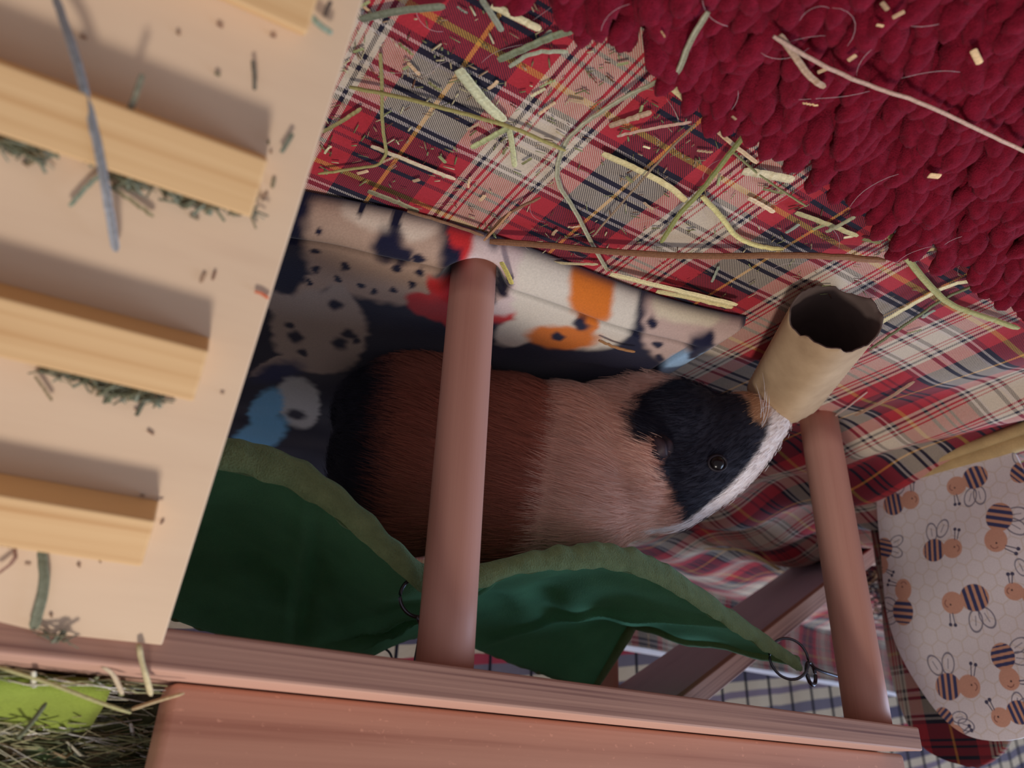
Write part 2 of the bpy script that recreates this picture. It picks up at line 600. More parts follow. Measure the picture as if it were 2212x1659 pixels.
# local frame: x along E1 (right), y down the ramp, z normal, origin at the upper right corner
MR = frame(P0, RX, RD, RN)
ramp = empty('front_ramp', M=Matrix.Translation(Vector(P0)))
tag(ramp, 'pale plywood ramp with pine rungs leaning on the front of the shelf', 'ramp')
MRL = Matrix.Translation(Vector(P0)).inverted() @ MR


def ramp_part(name, bm, mat):
    # bake orientation so handedness stays right: mesh is built in local axes with z = normal
    return from_bm(name, bm, mat, ramp, smooth=False, M=MRL)


if MRL.to_3x3().determinant() < 0:
    print('left handed ramp frame')
from_bm('ramp_board', box_bm(RW, RLEN, .006, .0006, c=(-RW / 2, RLEN / 2, -.003)), M_PLY, ramp, smooth=False, M=MRL)


def ramp_xy(px, py, h=0.0):
    p = on_any(px, py, P0 + RN * h, RN) - P0
    return float(np.dot(p, RX)), float(np.dot(p, RD))


RUNG_H = .0125
for (px0, py0), (px1, py1) in (((695, -30), (690, 45)), ((575, 362), (547, 455)), ((447, 772), (430, 857)), ((332, 1137), (313, 1215))):
    x0, y0 = ramp_xy(px0, py0, RUNG_H); x1, y1 = ramp_xy(px1, py1, RUNG_H)
    ym = (y0 + y1) / 2; wdt = .0155
    from_bm('rung', box_bm(RW - abs(x0) - .02, wdt, RUNG_H, .0007, c=(-(RW + abs(x0) - .02) / 2 - 0.0, ym, RUNG_H / 2)), M_PINE, ramp, smooth=False, M=MRL)

# ================================================================== cardboard tube
t = NT('brown_cardboard', .8, .2)
v = t.obj((10, 10, 10))
f = t.noise(6, v, 4)
t.base(t.ramp(f, [(.3, S(176, 148, 116)), (.7, S(196, 168, 134))]))
t.bump(t.noise(900, t.obj()), .12, .0002)
M_CARD = t.m
ta = at(1785, 690, .022); tb = at(1672, 862, .022)
tax = tb - ta; tl = .092; tax[2] = 0; tax /= np.linalg.norm(tax)
tside = np.cross(tax, UP)
nA, nL = 64, 26
P = np.zeros((nL, nA, 3))
tr_n = rng.random(nA)
for j in range(nA):
    a = j / nA * 2 * math.pi
    # slightly crushed: four soft creases
    rr = .0222 * (1 + .055 * math.cos(4 * a + .9) + .02 * math.cos(2 * a))
    tear0 = .004 * math.sin(3 * a + 1) + .003 * noise.noise((math.cos(a) * 4, math.sin(a) * 4, 1)) + .0012 * (tr_n[j] - .5)
    tear1 = .003 * noise.noise((math.cos(a) * 5, math.sin(a) * 5, 7)) + .0010 * (tr_n[j] - .5)
    for i in range(nL):
        s = i / (nL - 1)
        x = tear0 + (tl + tear1 - tear0) * s
        r2 = rr * (1 - .03 * s)
        P[i, j] = tax * x + tside * r2 * math.cos(a) + UP * r2 * math.sin(a) * .97
V = P.reshape(-1, 3)
me = mesh_py('cardboard_tube', V, [(i * nA + j, i * nA + (j + 1) % nA, (i + 1) * nA + (j + 1) % nA, (i + 1) * nA + j) for i in range(nL - 1) for j in range(nA)])
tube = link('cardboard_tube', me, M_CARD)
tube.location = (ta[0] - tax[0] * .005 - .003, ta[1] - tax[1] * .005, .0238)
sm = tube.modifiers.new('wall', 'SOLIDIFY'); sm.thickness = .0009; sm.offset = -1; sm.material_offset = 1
me.materials.clear(); me.materials.append(plain('inner_shade_card', S(104, 88, 82), .85, .1)); me.materials.append(M_CARD)  # inside darkened to stand in for the shade within the roll
tag(tube, 'brown cardboard roll with torn rim lying on the tartan beside the guinea pig', 'cardboard tube')

# ================================================================== cat print pad
CORNER = np.array([-.142, .387, 0.0])
TPA = math.radians(21.0)
Q1 = np.array([-math.cos(TPA), math.sin(TPA)]); Q2 = np.array([math.sin(math.radians(28)), math.cos(math.radians(28))])
PL, PW, PH = .43, .42, .016
pu = np.linspace(0, PL, 330); pv = np.linspace(0, PW, 290)
U_, V_ = np.meshgrid(pu, pv, indexing='ij')       # u from the right corner to the left, v away
edge = np.minimum(np.minimum(U_, PL - U_), np.minimum(V_, PW - V_))
wav = .006 * np.sin(U_ * 23 + .5) * np.clip(1 - V_ / .12, 0, 1)
e_ = np.clip(edge / .020, 0, 1)
H_ = PH * np.sqrt(np.clip(1 - (1 - e_) ** 2, 0, 1))
seam = np.exp(-((edge - .0225) / .0016) ** 2)
H_ -= .0028 * seam
pn = np.array([noise.noise((x * 26, y * 26, 3)) for x, y in zip(U_.ravel(), V_.ravel())]).reshape(U_.shape)
H_ += .0022 * pn * e_
PX = CORNER[0] + (-Q1[0]) * U_ + Q2[0] * (V_ + wav)
PY = CORNER[1] + (-Q1[1]) * U_ + Q2[1] * (V_ + wav)
# the cloth dips round the foot of the dowel
H_ *= 1 - np.exp(-(np.hypot(PX - D1[0], PY - D1[1]) / .0165) ** 6)
H_ *= 1 - np.exp(-(np.hypot(PX - D2[0], PY - D2[1]) / .0165) ** 6)
me = grid_mesh('cat_print_pad', np.stack([PX, PY, np.maximum(H_, .001) + .0015], -1))
x_, y_ = PX.ravel(), PY.ravel()
nA_ = np.array([noise.noise((x * 160, y * 160, 0)) for x, y in zip(x_, y_)]) * .0022
nB_ = np.array([noise.noise((x * 160, y * 160, 9)) for x, y in zip(x_, y_)]) * .0022
NAVY = np.array(S(26, 27, 52)[:3])
colr = np.tile(NAVY, (len(x_), 1))


def motif(px, py, ax, ay, bx_, by_, c, soft=.12, sup=2.4, h=.016):
    """soft printed blob: centre pixel and the pixel tips of its two half axes, laid out on the cloth"""
    global colr
    o_ = at(px, py, h)[:2]; A = at(ax, ay, h)[:2] - o_; Bv = at(bx_, by_, h)[:2] - o_
    Mi = np.linalg.inv(np.stack([A, Bv], 1))
    dx = np.stack([x_ + nA_ - o_[0], y_ + nB_ - o_[1]])
    s = Mi @ dx
    r = (np.abs(s[0]) ** sup + np.abs(s[1]) ** sup) ** (1 / sup)
    k_ = np.clip((1 + soft - r) / (2 * soft), 0, 1); k_ = (k_ * k_ * (3 - 2 * k_))[:, None]
    colr = colr * (1 - k_) + np.array(S(*c)[:3]) * k_


CREAM, TAN, ORG, RDC, BLU_LIT, NV = (226, 206, 186), (190, 160, 140), (222, 122, 44), (206, 50, 52), (120, 190, 236), (28, 28, 54)
# spotted tan cat by the dowel
motif(805, 555, 945, 590, 790, 640, TAN, .1, 3)
motif(690, 605, 640, 622, 700, 580, TAN, .2)
motif(830, 465, 960, 500, 822, 510, CREAM, .12, 3)
motif(725, 420, 770, 432, 720, 455, CREAM, .15)
for px, py, a in ((705, 430, 15), (745, 438, 9), (790, 448, 8), (775, 480, 9), (880, 480, 14), (910, 488, 9), (690, 500, 9), (680, 540, 8), (685, 580, 9), (745, 572, 11), (850, 640 - 20, 8), (905, 585, 11), (905, 555, 10),
                  (838, 535, 34), (868, 550, 24), (850, 505, 12), (860, 575, 10), (730, 600, 8), (780, 610, 8), (810, 625, 8), (890, 610, 8), (665, 605, 7)):
    motif(px, py, px + a, py + a * .25, px - a * .2, py + a * .8, NV, .35, 2)
# grey tan cat under the ramp edge
motif(690, 720, 790, 735, 680, 800, (188, 166, 152), .09, 2.3)
motif(625, 665, 575, 650, 640, 700, (188, 166, 152), .16)
motif(600, 782, 545, 800, 620, 760, (188, 166, 152), .16)
motif(735, 660, 765, 690, 715, 690, (188, 166, 152), .16)
for px, py, a in ((725, 655, 14), (755, 715, 14), (735, 735, 16), (640, 725, 16), (655, 755, 10), (770, 730, 9), (625, 700, 9)):
    motif(px, py, px + a, py + a * .4, px - a * .25, py + a * .7, NV, .5, 2)
# pale cats further back, window light painted over them in blue
motif(645, 870, 690, 885, 640, 920, (206, 206, 206), .12)
motif(575, 880, 610, 850, 560, 850, BLU_LIT, .2)
motif(560, 940, 620, 920, 560, 905, BLU_LIT, .2)
motif(640, 895, 660, 900, 635, 905, NV, .5)
motif(600, 800, 650, 790, 600, 780, (30, 40, 90), .6)
# red outlined cat at the dowel
motif(1000, 520, 1040, 520, 998, 548, RDC, .12)
motif(1075, 605, 1150, 640, 1050, 690, RDC, .08, 2.2)
motif(1075, 603, 1138, 632, 1052, 675, (222, 200, 196), .1, 2.2)
motif(930, 660, 880, 650, 940, 690, RDC, .15)
motif(965, 665, 1000, 700, 955, 610, RDC, .15)
for px, py, a in ((1065, 545, 14), (1085, 625, 16), (1060, 640, 14), (1100, 605, 8)):
    motif(px, py, px + a, py + a * .4, px - a * .3, py + a, NV, .4, 2)
# calico cat
motif(1245, 655, 1372, 690, 1215, 742, (226, 216, 200), .08, 2.6)
motif(1120, 715, 1170, 700, 1130, 740, (226, 216, 200), .15)
motif(1280, 640, 1328, 648, 1272, 690, ORG, .18, 2.4)
motif(1270, 690, 1295, 690, 1265, 715, ORG, .25)
motif(1215, 725, 1290, 732, 1205, 748, ORG, .22)
for px, py, a in ((1255, 695, 17), (1205, 722, 12)):
    motif(px, py, px + a, py + a * .25, px - a * .2, py + a * .8, NV, .4, 2)
# spotted cream cat
motif(1500, 715, 1605, 735, 1480, 790, (200, 172, 160), .09, 2.8)
motif(1510, 685, 1605, 700, 1500, 712, (226, 212, 184), .12, 2.8)
motif(1490, 785, 1550, 780, 1480, 815, (160, 196, 230), .2)  # bluish window light painted on the fleece
for px, py, a in ((1450, 672, 12), (1490, 680, 8), (1530, 682, 8), (1560, 690, 9), (1590, 705, 10), (1505, 690, 7), (1410, 700, 10), (1420, 740, 9), (1510, 745, 24), (1530, 735, 16), (1500, 765, 14), (1590, 745, 9), (1425, 770, 10)):
    motif(px, py, px + a, py + a * .25, px - a * .2, py + a * .8, NV, .4, 2)
# more of the print, hidden behind and under things
for px, py in ((300, 500), (200, 640), (330, 760), (420, 640), (880, 900), (1050, 980), (1250, 950)):
    motif(px, py, px + 70, py + 15, px - 15, py + 50, CREAM, .12, 2.4)
k_ = np.clip((.0016 - V_.ravel()) / .0012, 0, 1)[:, None]
colr = colr * (1 - k_) + NAVY * k_
colr *= (1 - .45 * seam.ravel())[:, None]
set_col(me, colr)
pad = link('cat_print_pad', me, M_PAD)
tag(pad, 'navy fleece pad printed with cat faces lying under the guinea pig', 'pad')

# ================================================================== guinea pig
PZ = .0


def sphere(bm, c, r, rot=0.0):
    m = Matrix.Translation(c) @ Matrix.Rotation(rot, 4, 'Y') @ Matrix.Diagonal((r[0], r[1], r[2], 1))
    bmesh.ops.create_icosphere(bm, subdivisions=4, radius=1.0, matrix=m)


bm = bmesh.new()
PYC = .468
mm = .001
lumps = [((52, 0, 73), (62, 55, 59)), ((8, 0, 76), (80, 56, 62)), ((-38, 0, 76), (60, 52, 58)), ((-72, -2, 72), (46, 45, 46)),
         ((84, 0, 44), (32, 38, 34)), ((-70, -18, 36), (24, 14, 18)), ((-70, 18, 36), (24, 14, 18)), ((56, -32, 32), (34, 18, 20)), ((56, 32, 32), (34, 18, 20)),
         ((-88, -26, 20), (16, 8, 6)), ((-88, 20, 20), (16, 8, 6)), ((36, -36, 20), (24, 9, 6)), ((36, 36, 20), (24, 9, 6)),
         ((-106, -12, 48), (38, 33, 33))]
HA, HB = np.array([-98, -4, 76.0]), np.array([-164, -20, 41.0])      # crown to muzzle, turned a little to the camera
for tt in np.linspace(0, 1, 9):
    c = HA * (1 - tt) + HB * tt; r = 38 * (1 - tt) ** 1.0 + 17 * tt + 5 * math.sin(math.pi * tt)
    lumps.append((tuple(c), (r, r * .86, r)))
for c, r in lumps:
    sphere(bm, (c[0] * mm, PYC + c[1] * mm, c[2] * mm), [x * mm for x in r])
me = bpy.data.meshes.new('body_raw'); bm.to_mesh(me); bm.free()
ob = bpy.data.objects.new('body_raw', me); COL.objects.link(ob)
rm = ob.modifiers.new('r', 'REMESH'); rm.mode = 'VOXEL'; rm.voxel_size = .0026
sm = ob.modifiers.new('s', 'SMOOTH'); sm.factor = .5; sm.iterations = 9
dg = bpy.context.evaluated_depsgraph_get()
me2 = bpy.data.meshes.new_from_object(ob.evaluated_get(dg))
bpy.data.objects.remove(ob)
me2.name = 'body'
pig = empty('guinea_pig', (0, PYC, .016))
tag(pig, 'black, brown and white guinea pig crouching on the cat print pad', 'guinea pig')
nvv = len(me2.vertices)
co = np.zeros(nvv * 3, np.float32); me2.vertices.foreach_get('co', co); co = co.reshape(-1, 3)
BLACK, BROWN, WHITE, TANF = np.array(S(36, 38, 54)[:3]), np.array(S(176, 110, 92)[:3]), np.array(S(236, 196, 178)[:3]), np.array(S(206, 164, 130)[:3])
tree0 = BVHTree.FromPolygons([v.co.copy() for v in me2.vertices], [tuple(p.vertices) for p in me2.polygons])


def sstep(e0, e1, x):
    k_ = np.clip((x - e0) / (e1 - e0), 0, 1)
    return k_ * k_ * (3 - 2 * k_)


def patch(pxs):
    """outline of a coat patch in the animal's side view (x, z in mm), found on the body surface"""
    out = []
    for px, py in pxs:
        r = ray(px, py); r = r / np.linalg.norm(r)
        h = tree0.ray_cast(Vector((0, 0, CAM_H)), Vector(r))[0]
        p = np.array(h) if h is not None else np.array([0, 0, CAM_H]) + r * ((PYC - .02) / r[1])
        out.append((p[0] * 1000, p[2] * 1000))
    return np.array(out)


def poly_sd(poly, x, z):
    """signed distance to a closed outline, negative inside"""
    d = np.full(len(x), 1e9); ins = np.zeros(len(x), bool)
    n_ = len(poly)
    for i in range(n_):
        a = poly[i]; b_e = poly[(i + 1) % n_]
        e = b_e - a; w0 = x - a[0]; w1_ = z - a[1]
        tq = np.clip((w0 * e[0] + w1_ * e[1]) / (e @ e + 1e-9), 0, 1)
        d = np.minimum(d, np.hypot(w0 - tq * e[0], w1_ - tq * e[1]))
        cond = ((a[1] > z) != (b_e[1] > z)) & (x < (b_e[0] - a[0]) * (z - a[1]) / (b_e[1] - a[1] + 1e-12) + a[0])
        ins ^= cond
    return np.where(ins, -d, d)


PB = patch([(1360, 905), (1385, 855), (1440, 828), (1500, 812), (1570, 828), (1615, 862), (1680, 920), (1690, 990), (1620, 1085), (1540, 1150), (1500, 1160), (1478, 1118), (1455, 1070), (1430, 1020), (1440, 975), (1430, 948), (1400, 958), (1372, 948)])
PBR = patch([(1405, 950), (1450, 935), (1500, 1060), (1545, 1120), (1500, 1165), (1470, 1150), (1450, 1090), (1425, 1030)])
PT = patch([(1590, 838), (1620, 835), (1665, 890), (1650, 915), (1630, 905)])
HD = (HB - HA) / np.linalg.norm(HB - HA)
HS = np.cross(HD, [0, 0, 1.0]); HS /= np.linalg.norm(HS)


def coat(p, jit):
    """fur colour by place on the animal (mm); jit in -1..1"""
    x = p[:, 0] * 1000; y = (p[:, 1] - PYC) * 1000; z = p[:, 2] * 1000
    c = np.tile(BROWN, (len(p), 1))

    def put(k_, col):
        nonlocal c
        k_ = np.clip(k_, 0, 1)[:, None]
        c = c * (1 - k_) + col * k_
    put(sstep(58, 84, x + jit * 4), BLACK)
    put(sstep(-24, -30, x + jit * 3 - (z - 60) * .16), WHITE)
    put(sstep(2.5, -2.5, poly_sd(PBR, x, z) + jit * 4) * .6, BROWN * 1.1)
    put(sstep(1.5, -1.5, poly_sd(PB, x, z) + jit * 2), BLACK)
    # white blaze down the middle of the face, widest at the muzzle
    q_ = np.stack([x, y, z], 1) - HA
    along = q_ @ HD; sid = q_ @ HS
    top = (q_ - along[:, None] * HD - sid[:, None] * HS) @ np.cross(HS, HD)
    if np.cross(HS, HD)[2] < 0: top = -top
    wdt = np.interp(along, [-20, 10, 40, 75, 95], [4, 8, 12, 15, 18])
    put(sstep(1.5, -1.5, np.abs(sid) - wdt + jit * .5) * (top > 0) * (along > -25), np.array(S(244, 236, 234)[:3]))
    put(sstep(1.5, -1.5, poly_sd(PT, x, z) + jit * 2) * (y < 0), TANF)
    return c


jit0 = np.array([noise.noise((p[0] * 120, p[1] * 120, p[2] * 120)) for p in co])
set_col(me2, coat(co, jit0), 'fur')
for v in me2.vertices: v.co -= Vector((0, PYC, .016))
t = NT('guinea_pig_skin_fur', .75, .3)
an = t.n('ShaderNodeAttribute'); an.attribute_name = 'fur'
t.base(an.outputs['Color']); t.sheen(.1)
t.bump(t.noise(900, t.obj((1, 1, 1))), .2, .0005)
body = link('body', me2, t.m, pig)

# coat of hair
bvh_me = me2
tri_areas = np.zeros(len(me2.polygons)); me2.polygons.foreach_get('area', tri_areas)
cen = np.zeros(len(me2.polygons) * 3); me2.polygons.foreach_get('center', cen); cen = cen.reshape(-1, 3)
nor = np.zeros(len(me2.polygons) * 3); me2.polygons.foreach_get('normal', nor); nor = nor.reshape(-1, 3)
NH = 52000
pick = rng.choice(len(tri_areas), NH, p=tri_areas / tri_areas.sum())
base_p = cen[pick] + rng.normal(0, .0008, (NH, 3))
nm = nor[pick]
wx = base_p[:, 0] * 1000
keep = (base_p[:, 2] > .002)
# hair runs back from the nose; on the face it runs up and back
flow = np.tile(np.array([1.0, -.05, -.25]), (NH, 1))
hd = np.clip((-wx - 85) / 40, 0, 1)[:, None]
flow = flow * (1 - hd) + np.array([.72, 0, .55]) * hd
flow += rng.normal(0, .10, (NH, 3))
cl = np.array([[noise.noise((p[0] * 90, p[1] * 90, p[2] * 90 + k_ * 30)) for k_ in range(3)] for p in base_p])
flow += cl * .2
tang = flow - (flow * nm).sum(1)[:, None] * nm
tang /= np.linalg.norm(tang, axis=1)[:, None] + 1e-9
length = np.interp(wx, [-175, -160, -125, -90, -40, 60, 120], [.0045, .005, .006, .009, .013, .014, .013]) * rng.uniform(.7, 1.2, NH)
K = 5
pts = np.zeros((NH, K, 3))
for i in range(K):
    s = i / (K - 1)
    lift = (.30 * np.clip((wx + 125) / 30, .45, 1))[:, None] * s * (1 - .55 * s)
    pts[:, i] = base_p + length[:, None] * (tang * s + nm * lift * 1.0)
pts = pts[keep]; nk = len(pts)
cc = coat(base_p[keep] + np.array([0, PYC, .016]), rng.normal(0, .6, nk)) * rng.uniform(.8, 1.25, (nk, 1))
hc = bpy.data.hair_curves.new('coat')
hc.add_curves([K] * nk)
hc.attributes['position'].data.foreach_set('vector', pts.reshape(-1).astype(np.float32))
ra = hc.attributes.get('radius') or hc.attributes.new('radius', 'FLOAT', 'POINT')
ra.data.foreach_set('value', np.tile(np.array([.00011, .00011, .0001, .00008, .00003]), nk).astype(np.float32))
fa = hc.attributes.new('fur', 'FLOAT_COLOR', 'CURVE')
fc = np.ones((nk, 4), np.float32); fc[:, :3] = cc
fa.data.foreach_set('color', fc.ravel())
t = NT('guinea_pig_hair', .6, .25)
an = t.n('ShaderNodeAttribute'); an.attribute_name = 'fur'
t.base(an.outputs['Color'])
hc.materials.append(t.m)
ho = bpy.data.objects.new('coat', hc); COL.objects.link(ho); ho.parent = pig

tree = BVHTree.FromPolygons([v.co.copy() for v in me2.vertices], [tuple(p.vertices) for p in me2.polygons])


def on_pig(px, py):
    r = ray(px, py); r = r / np.linalg.norm(r)
    o_ = Vector((0, 0, CAM_H)) - Vector((0, PYC, .016))
    h = tree.ray_cast(o_, Vector(r))
    return h[0], h[1]


# eye
pe, ne = on_pig(1548, 1000)
if pe is None: pe, ne = Vector((-.14, -.03, .045)), Vector((-.3, -.9, .2))
bm = bmesh.new()
bmesh.ops.create_uvsphere(bm, u_segments=24, v_segments=16, radius=.0054)
t = NT('eye_gloss', .22, .35); t.base(t.ramp(t.noise(60, t.obj()), [(.4, S(10, 8, 12)), (.6, S(20, 14, 16))]))
eye = from_bm('eye', bm, t.m, pig); eye.location = pe + ne * -.0012
rim = tube_mesh('eyelid', [(math.cos(a) * .0058, math.sin(a) * .0046, 0) for a in np.linspace(0, 2 * math.pi, 20, endpoint=False)], .0009, 6, closed=True)
lid = link('eyelid', rim, plain('eyelid_skin', S(38, 32, 40), .5), eye)
lid.rotation_mode = 'QUATERNION'; lid.rotation_quaternion = ne.to_track_quat('Z', 'Y'); lid.location = ne * .0026


# ears: petal shaped, drooping
def ear(loc, nrm, droop, name='ear', size=.017, col=S(40, 30, 40)):
    n_ = 18
    P_ = np.zeros((n_, n_, 3))
    for i in range(n_):
        for j in range(n_):
            u = i / (n_ - 1); v_ = j / (n_ - 1) * 2 - 1
            w_ = size * .85 * math.sin(math.pi * (u * .82 + .14)) ** .7
            P_[i, j] = (v_ * w_ * (1 + .08 * math.sin(u * 9)), -u * size * 1.7, .006 * (1 - v_ * v_) * math.sin(math.pi * u) - .006 * u * u + .0012 * math.sin(v_ * 6))
    m = grid_mesh(name, P_)
    tt = NT('ear_skin', .55, .3)
    tt.base(tt.ramp(tt.noise(120, tt.obj()), [(.35, S(24, 22, 34)), (.62, col)]))
    o_ = link(name, m, tt.m, pig)
    so = o_.modifiers.new('thick', 'SOLIDIFY'); so.thickness = .0016
    yv = -Vector(droop).normalized(); zv = (Vector(nrm) - yv * Vector(nrm).dot(yv)).normalized(); xv = yv.cross(zv)
    o_.matrix_local = Matrix(((xv.x, yv.x, zv.x, loc.x), (xv.y, yv.y, zv.y, loc.y), (xv.z, yv.z, zv.z, loc.z), (0, 0, 0, 1)))
    return o_


pe2, ne2 = on_pig(1440, 985)
if pe2 is None: pe2, ne2 = Vector((-.1, -.03, .06)), Vector((0, -.9, .3))
ear(pe2 + ne2 * .001, ne2 * 1.0, (.55, -.25, -.8), size=.0105, col=S(60, 44, 52))
ear(Vector((-.092, .026, .078)), Vector((-.1, .9, .35)), (.5, .4, -.8), size=.0105, col=S(120, 80, 76))
# nose
pn_, nn_ = on_pig(1676, 925)
if pn_ is not None:
    bm = bmesh.new(); bmesh.ops.create_uvsphere(bm, u_segments=16, v_segments=10, radius=.0042)
    for v in bm.verts: v.co.x *= .8; v.co.z *= .8
    no = from_bm('nose', bm, plain('nose_skin', S(214, 180, 176), .4), pig); no.location = Vector((HB + HD * 16.5 - np.array([0, 0, 16.0])) * .001)
    for k in range(14):
        a = random.uniform(-.9, .9); b = random.uniform(-.5, .6)
        dv = Vector((-.35 + random.uniform(-.3, .5), -.8, b)).normalized()
        if k % 2: dv.y = -dv.y
        p0 = pn_ + Vector((.012, -.009 if dv.y < 0 else .012, random.uniform(-.006, .006)))
        L = random.uniform(.018, .032)
        link('whisker', tube_mesh('whisker', [p0 + dv * L * s + Vector((.3 * L * s * s, 0, -.25 * L * s * s)) for s in np.linspace(0, 1, 6)], [.00018, .00017, .00015, .00013, .0001, .00005], 5),
             bpy.data.materials.get('whisker') or plain('whisker', S(210, 200, 200), .4), pig)

# ================================================================== hammock
HP = D1 + E2 * .020                       # near edge hangs just behind the dowels
HF = D1 + E2 * .225                       # far edge
near_px = [(120, 1120), (220, 1000), (340, 950), (480, 962), (600, 990), (700, 1042), (800, 1130), (905, 1235), (960, 1250), (1040, 1234), (1120, 1210), (1220, 1192), (1330, 1188), (1420, 1220), (1510, 1280), (1610, 1350), (1722, 1428)]
far_px = [(180, 1285), (260, 1290), (330, 1315), (372, 1332), (450, 1362), (550, 1386), (650, 1400), (740, 1412), (785, 1425), (840, 1394), (905, 1370), (960, 1376), (1035, 1400), (1110, 1432), (1200, 1464), (1240, 1480), (1278, 1492)]
NE = np.array([on_plane(*p, HP, E1) for p in near_px])
FE = np.array([on_plane(*p, HF, E1) for p in far_px])
nU, nV = 221, 71
NEs = smooth_curve(NE, nU, 2); FEs = smooth_curve(FE, nU, 2)
P = np.zeros((nU, nV, 3))
for i in range(nU):
    u = i / (nU - 1)
    for j in range(nV):
        v_ = j / (nV - 1)
        p = NEs[i] * (1 - v_) + FEs[i] * v_
        lobe = abs(math.sin(math.pi * 2 * u))
        sag = (.006 + .022 * lobe) * v_ ** 1.6 * (1 - v_) * 2.0
        # the free short edge hangs deep, just inside the near edge as seen from the front
        kR = float(np.clip((u - .70) / .30, 0, 1)); kR = kR * kR * (3 - 2 * kR)
        deep = .047 * min(v_ / .74, (1 - v_) / .26)
        sag = sag * (1 - kR) + deep * kR
        wr = .0035 * math.sin(u * 52 + 5 * math.sin(v_ * 5)) * (1 - v_) * math.sin(math.pi * v_) ** 2 + .003 * noise.noise((u * 9, v_ * 6, 2)) * math.sin(math.pi * v_)
        for ua, ub, am, wdf in ((.5, .36, .0075, .010), (.5, .43, .006, .008), (.24, .33, .006, .010), (.5, .58, .006, .009), (.9, .70, .006, .012)):
            wr -= am * math.exp(-((u - (ua + (ub - ua) * v_)) / wdf) ** 2) * math.sin(math.pi * v_) ** .8
        p = p - UP * (sag + wr)
        P[i, j] = p
# keep the sling clear of the animal below
hc0 = D1.copy(); hc0[2] = .17
ham = empty('hammock', tuple(hc0))
tag(ham, 'green fleece hammock slung under the shelf by metal rings', 'hammock')
me = grid_mesh('sling', P - hc0)
so_ = link('sling', me, M_GREEN, ham)
sd = so_.modifiers.new('thick', 'SOLIDIFY'); sd.thickness = .003; sd.offset = 0


def hem(pts, wid, name='hem', side=1.0, drop=1.0, seedv=0):
    """flat doubled band folded over an edge"""
    n_ = len(pts)
    rows = 12
    Ph = np.zeros((n_, rows, 3))
    for i in range(n_):
        ww = wid[i] if hasattr(wid, '__len__') else wid
        for j in range(rows):
            s = j / (rows - 1)
            ang = s * 2 * math.pi
            # thin lens-shaped loop: outer face down, inner face up
            dz = math.cos(ang) * .5 * ww
            dy = math.sin(ang) * (.0030 + .0006 * noise.noise((i * .35, j * .8, seedv)))
            rip = .0019 * noise.noise((i * .22, s * 2, seedv + 4))
            Ph[i, j] = pts[i] + UP * (dz + .5 * ww * drop) + E2 * side * (dy - .3 * (dz)) + UP * rip
    m = grid_mesh(name, Ph - hc0)
    return link(name, m, M_HEM, ham)


uu = np.linspace(0, 1, nU)
wN = .0105 + .0075 * np.abs(np.sin(2 * math.pi * uu)) ** 1.0
hem(P[:, 0], wN, drop=.35, seedv=1)
hem(P[:, -1], .006, side=-1, drop=-.6, seedv=2)
# right short edge
re_ = P[-1, :, :]
hr = tube_mesh('hem', resample(re_, 60) - hc0, [.0035 + .0022 * math.sin(math.pi * s) + .0006 * noise.noise((s * 30, 1, 1)) for s in np.linspace(0, 1, 60)], 8)
link('hem', hr, M_HEM, ham)


def torus_pts(c, nrm, r, n=40):
    z = Vector(nrm).normalized(); x = z.orthogonal().normalized(); y = z.cross(x)
    return [tuple(Vector(c) + x * r * math.cos(a) + y * r * math.sin(a)) for a in np.linspace(0, 2 * math.pi, n, endpoint=False)]


def ring_obj(name, c, nrm, r, w, parent):
    return link(name, tube_mesh(name, [np.array(p) - hc0 for p in torus_pts(c, nrm, r)], w, 8, closed=True), M_METAL, parent)


# ring beside the middle dowel
c1 = on_plane(905, 1290, HP - E2 * .002, E1)
ring_obj('ring', c1, E2 + E1 * .25, .0088, .0009, ham)
c2 = on_plane(1703, 1412, HP, E1)
ring_obj('ring', c2 + UP * .003, E2 * .8 + E1 * .5, .0125, .0009, ham)
# swivel clip between the right ring and the dowel
c3 = on_plane(1752, 1455, HP, E1)
clip = ring_obj('clip', c3, E2 * .9 - E1 * .2, .0068, .0013, ham)
pa = c3 + E1 * .004 - UP * .005
pb = on_plane(1818, 1463, HP, E1)
hk = smooth_curve([c3 - UP * .0066, c3 + E1 * .006 - UP * .003, pb - E1 * .003, pb, pb + UP * .005 - E1 * .001, pb + UP * .010], 24)
link('hook', tube_mesh('hook', hk - hc0, .0011, 8), M_METAL, clip)
c4 = c1 + UP * .012
hk = smooth_curve([c1 + UP * .0085, c1 + UP * .012 + E1 * .003, np.array([c1[0], c1[1], ZT0 - .002]) + E1 * .001], 14)
link('hook', tube_mesh('hook', hk - hc0, .0011, 8), M_METAL, ham)
for pnt in (P[0, 0], P[0, -1], P[-1, -1], P[nU // 2, -1]):
    cxx = np.array(pnt) + UP * .008
    ring_obj('ring', cxx, E2, .0085, .0009, ham)
    zt = ZT0 - .001
    link('hook', tube_mesh('hook', [np.array(pnt) + UP * .015 - hc0, np.array([pnt[0], pnt[1], zt]) - hc0 + E1 * .0005], .001, 6), M_METAL, ham)

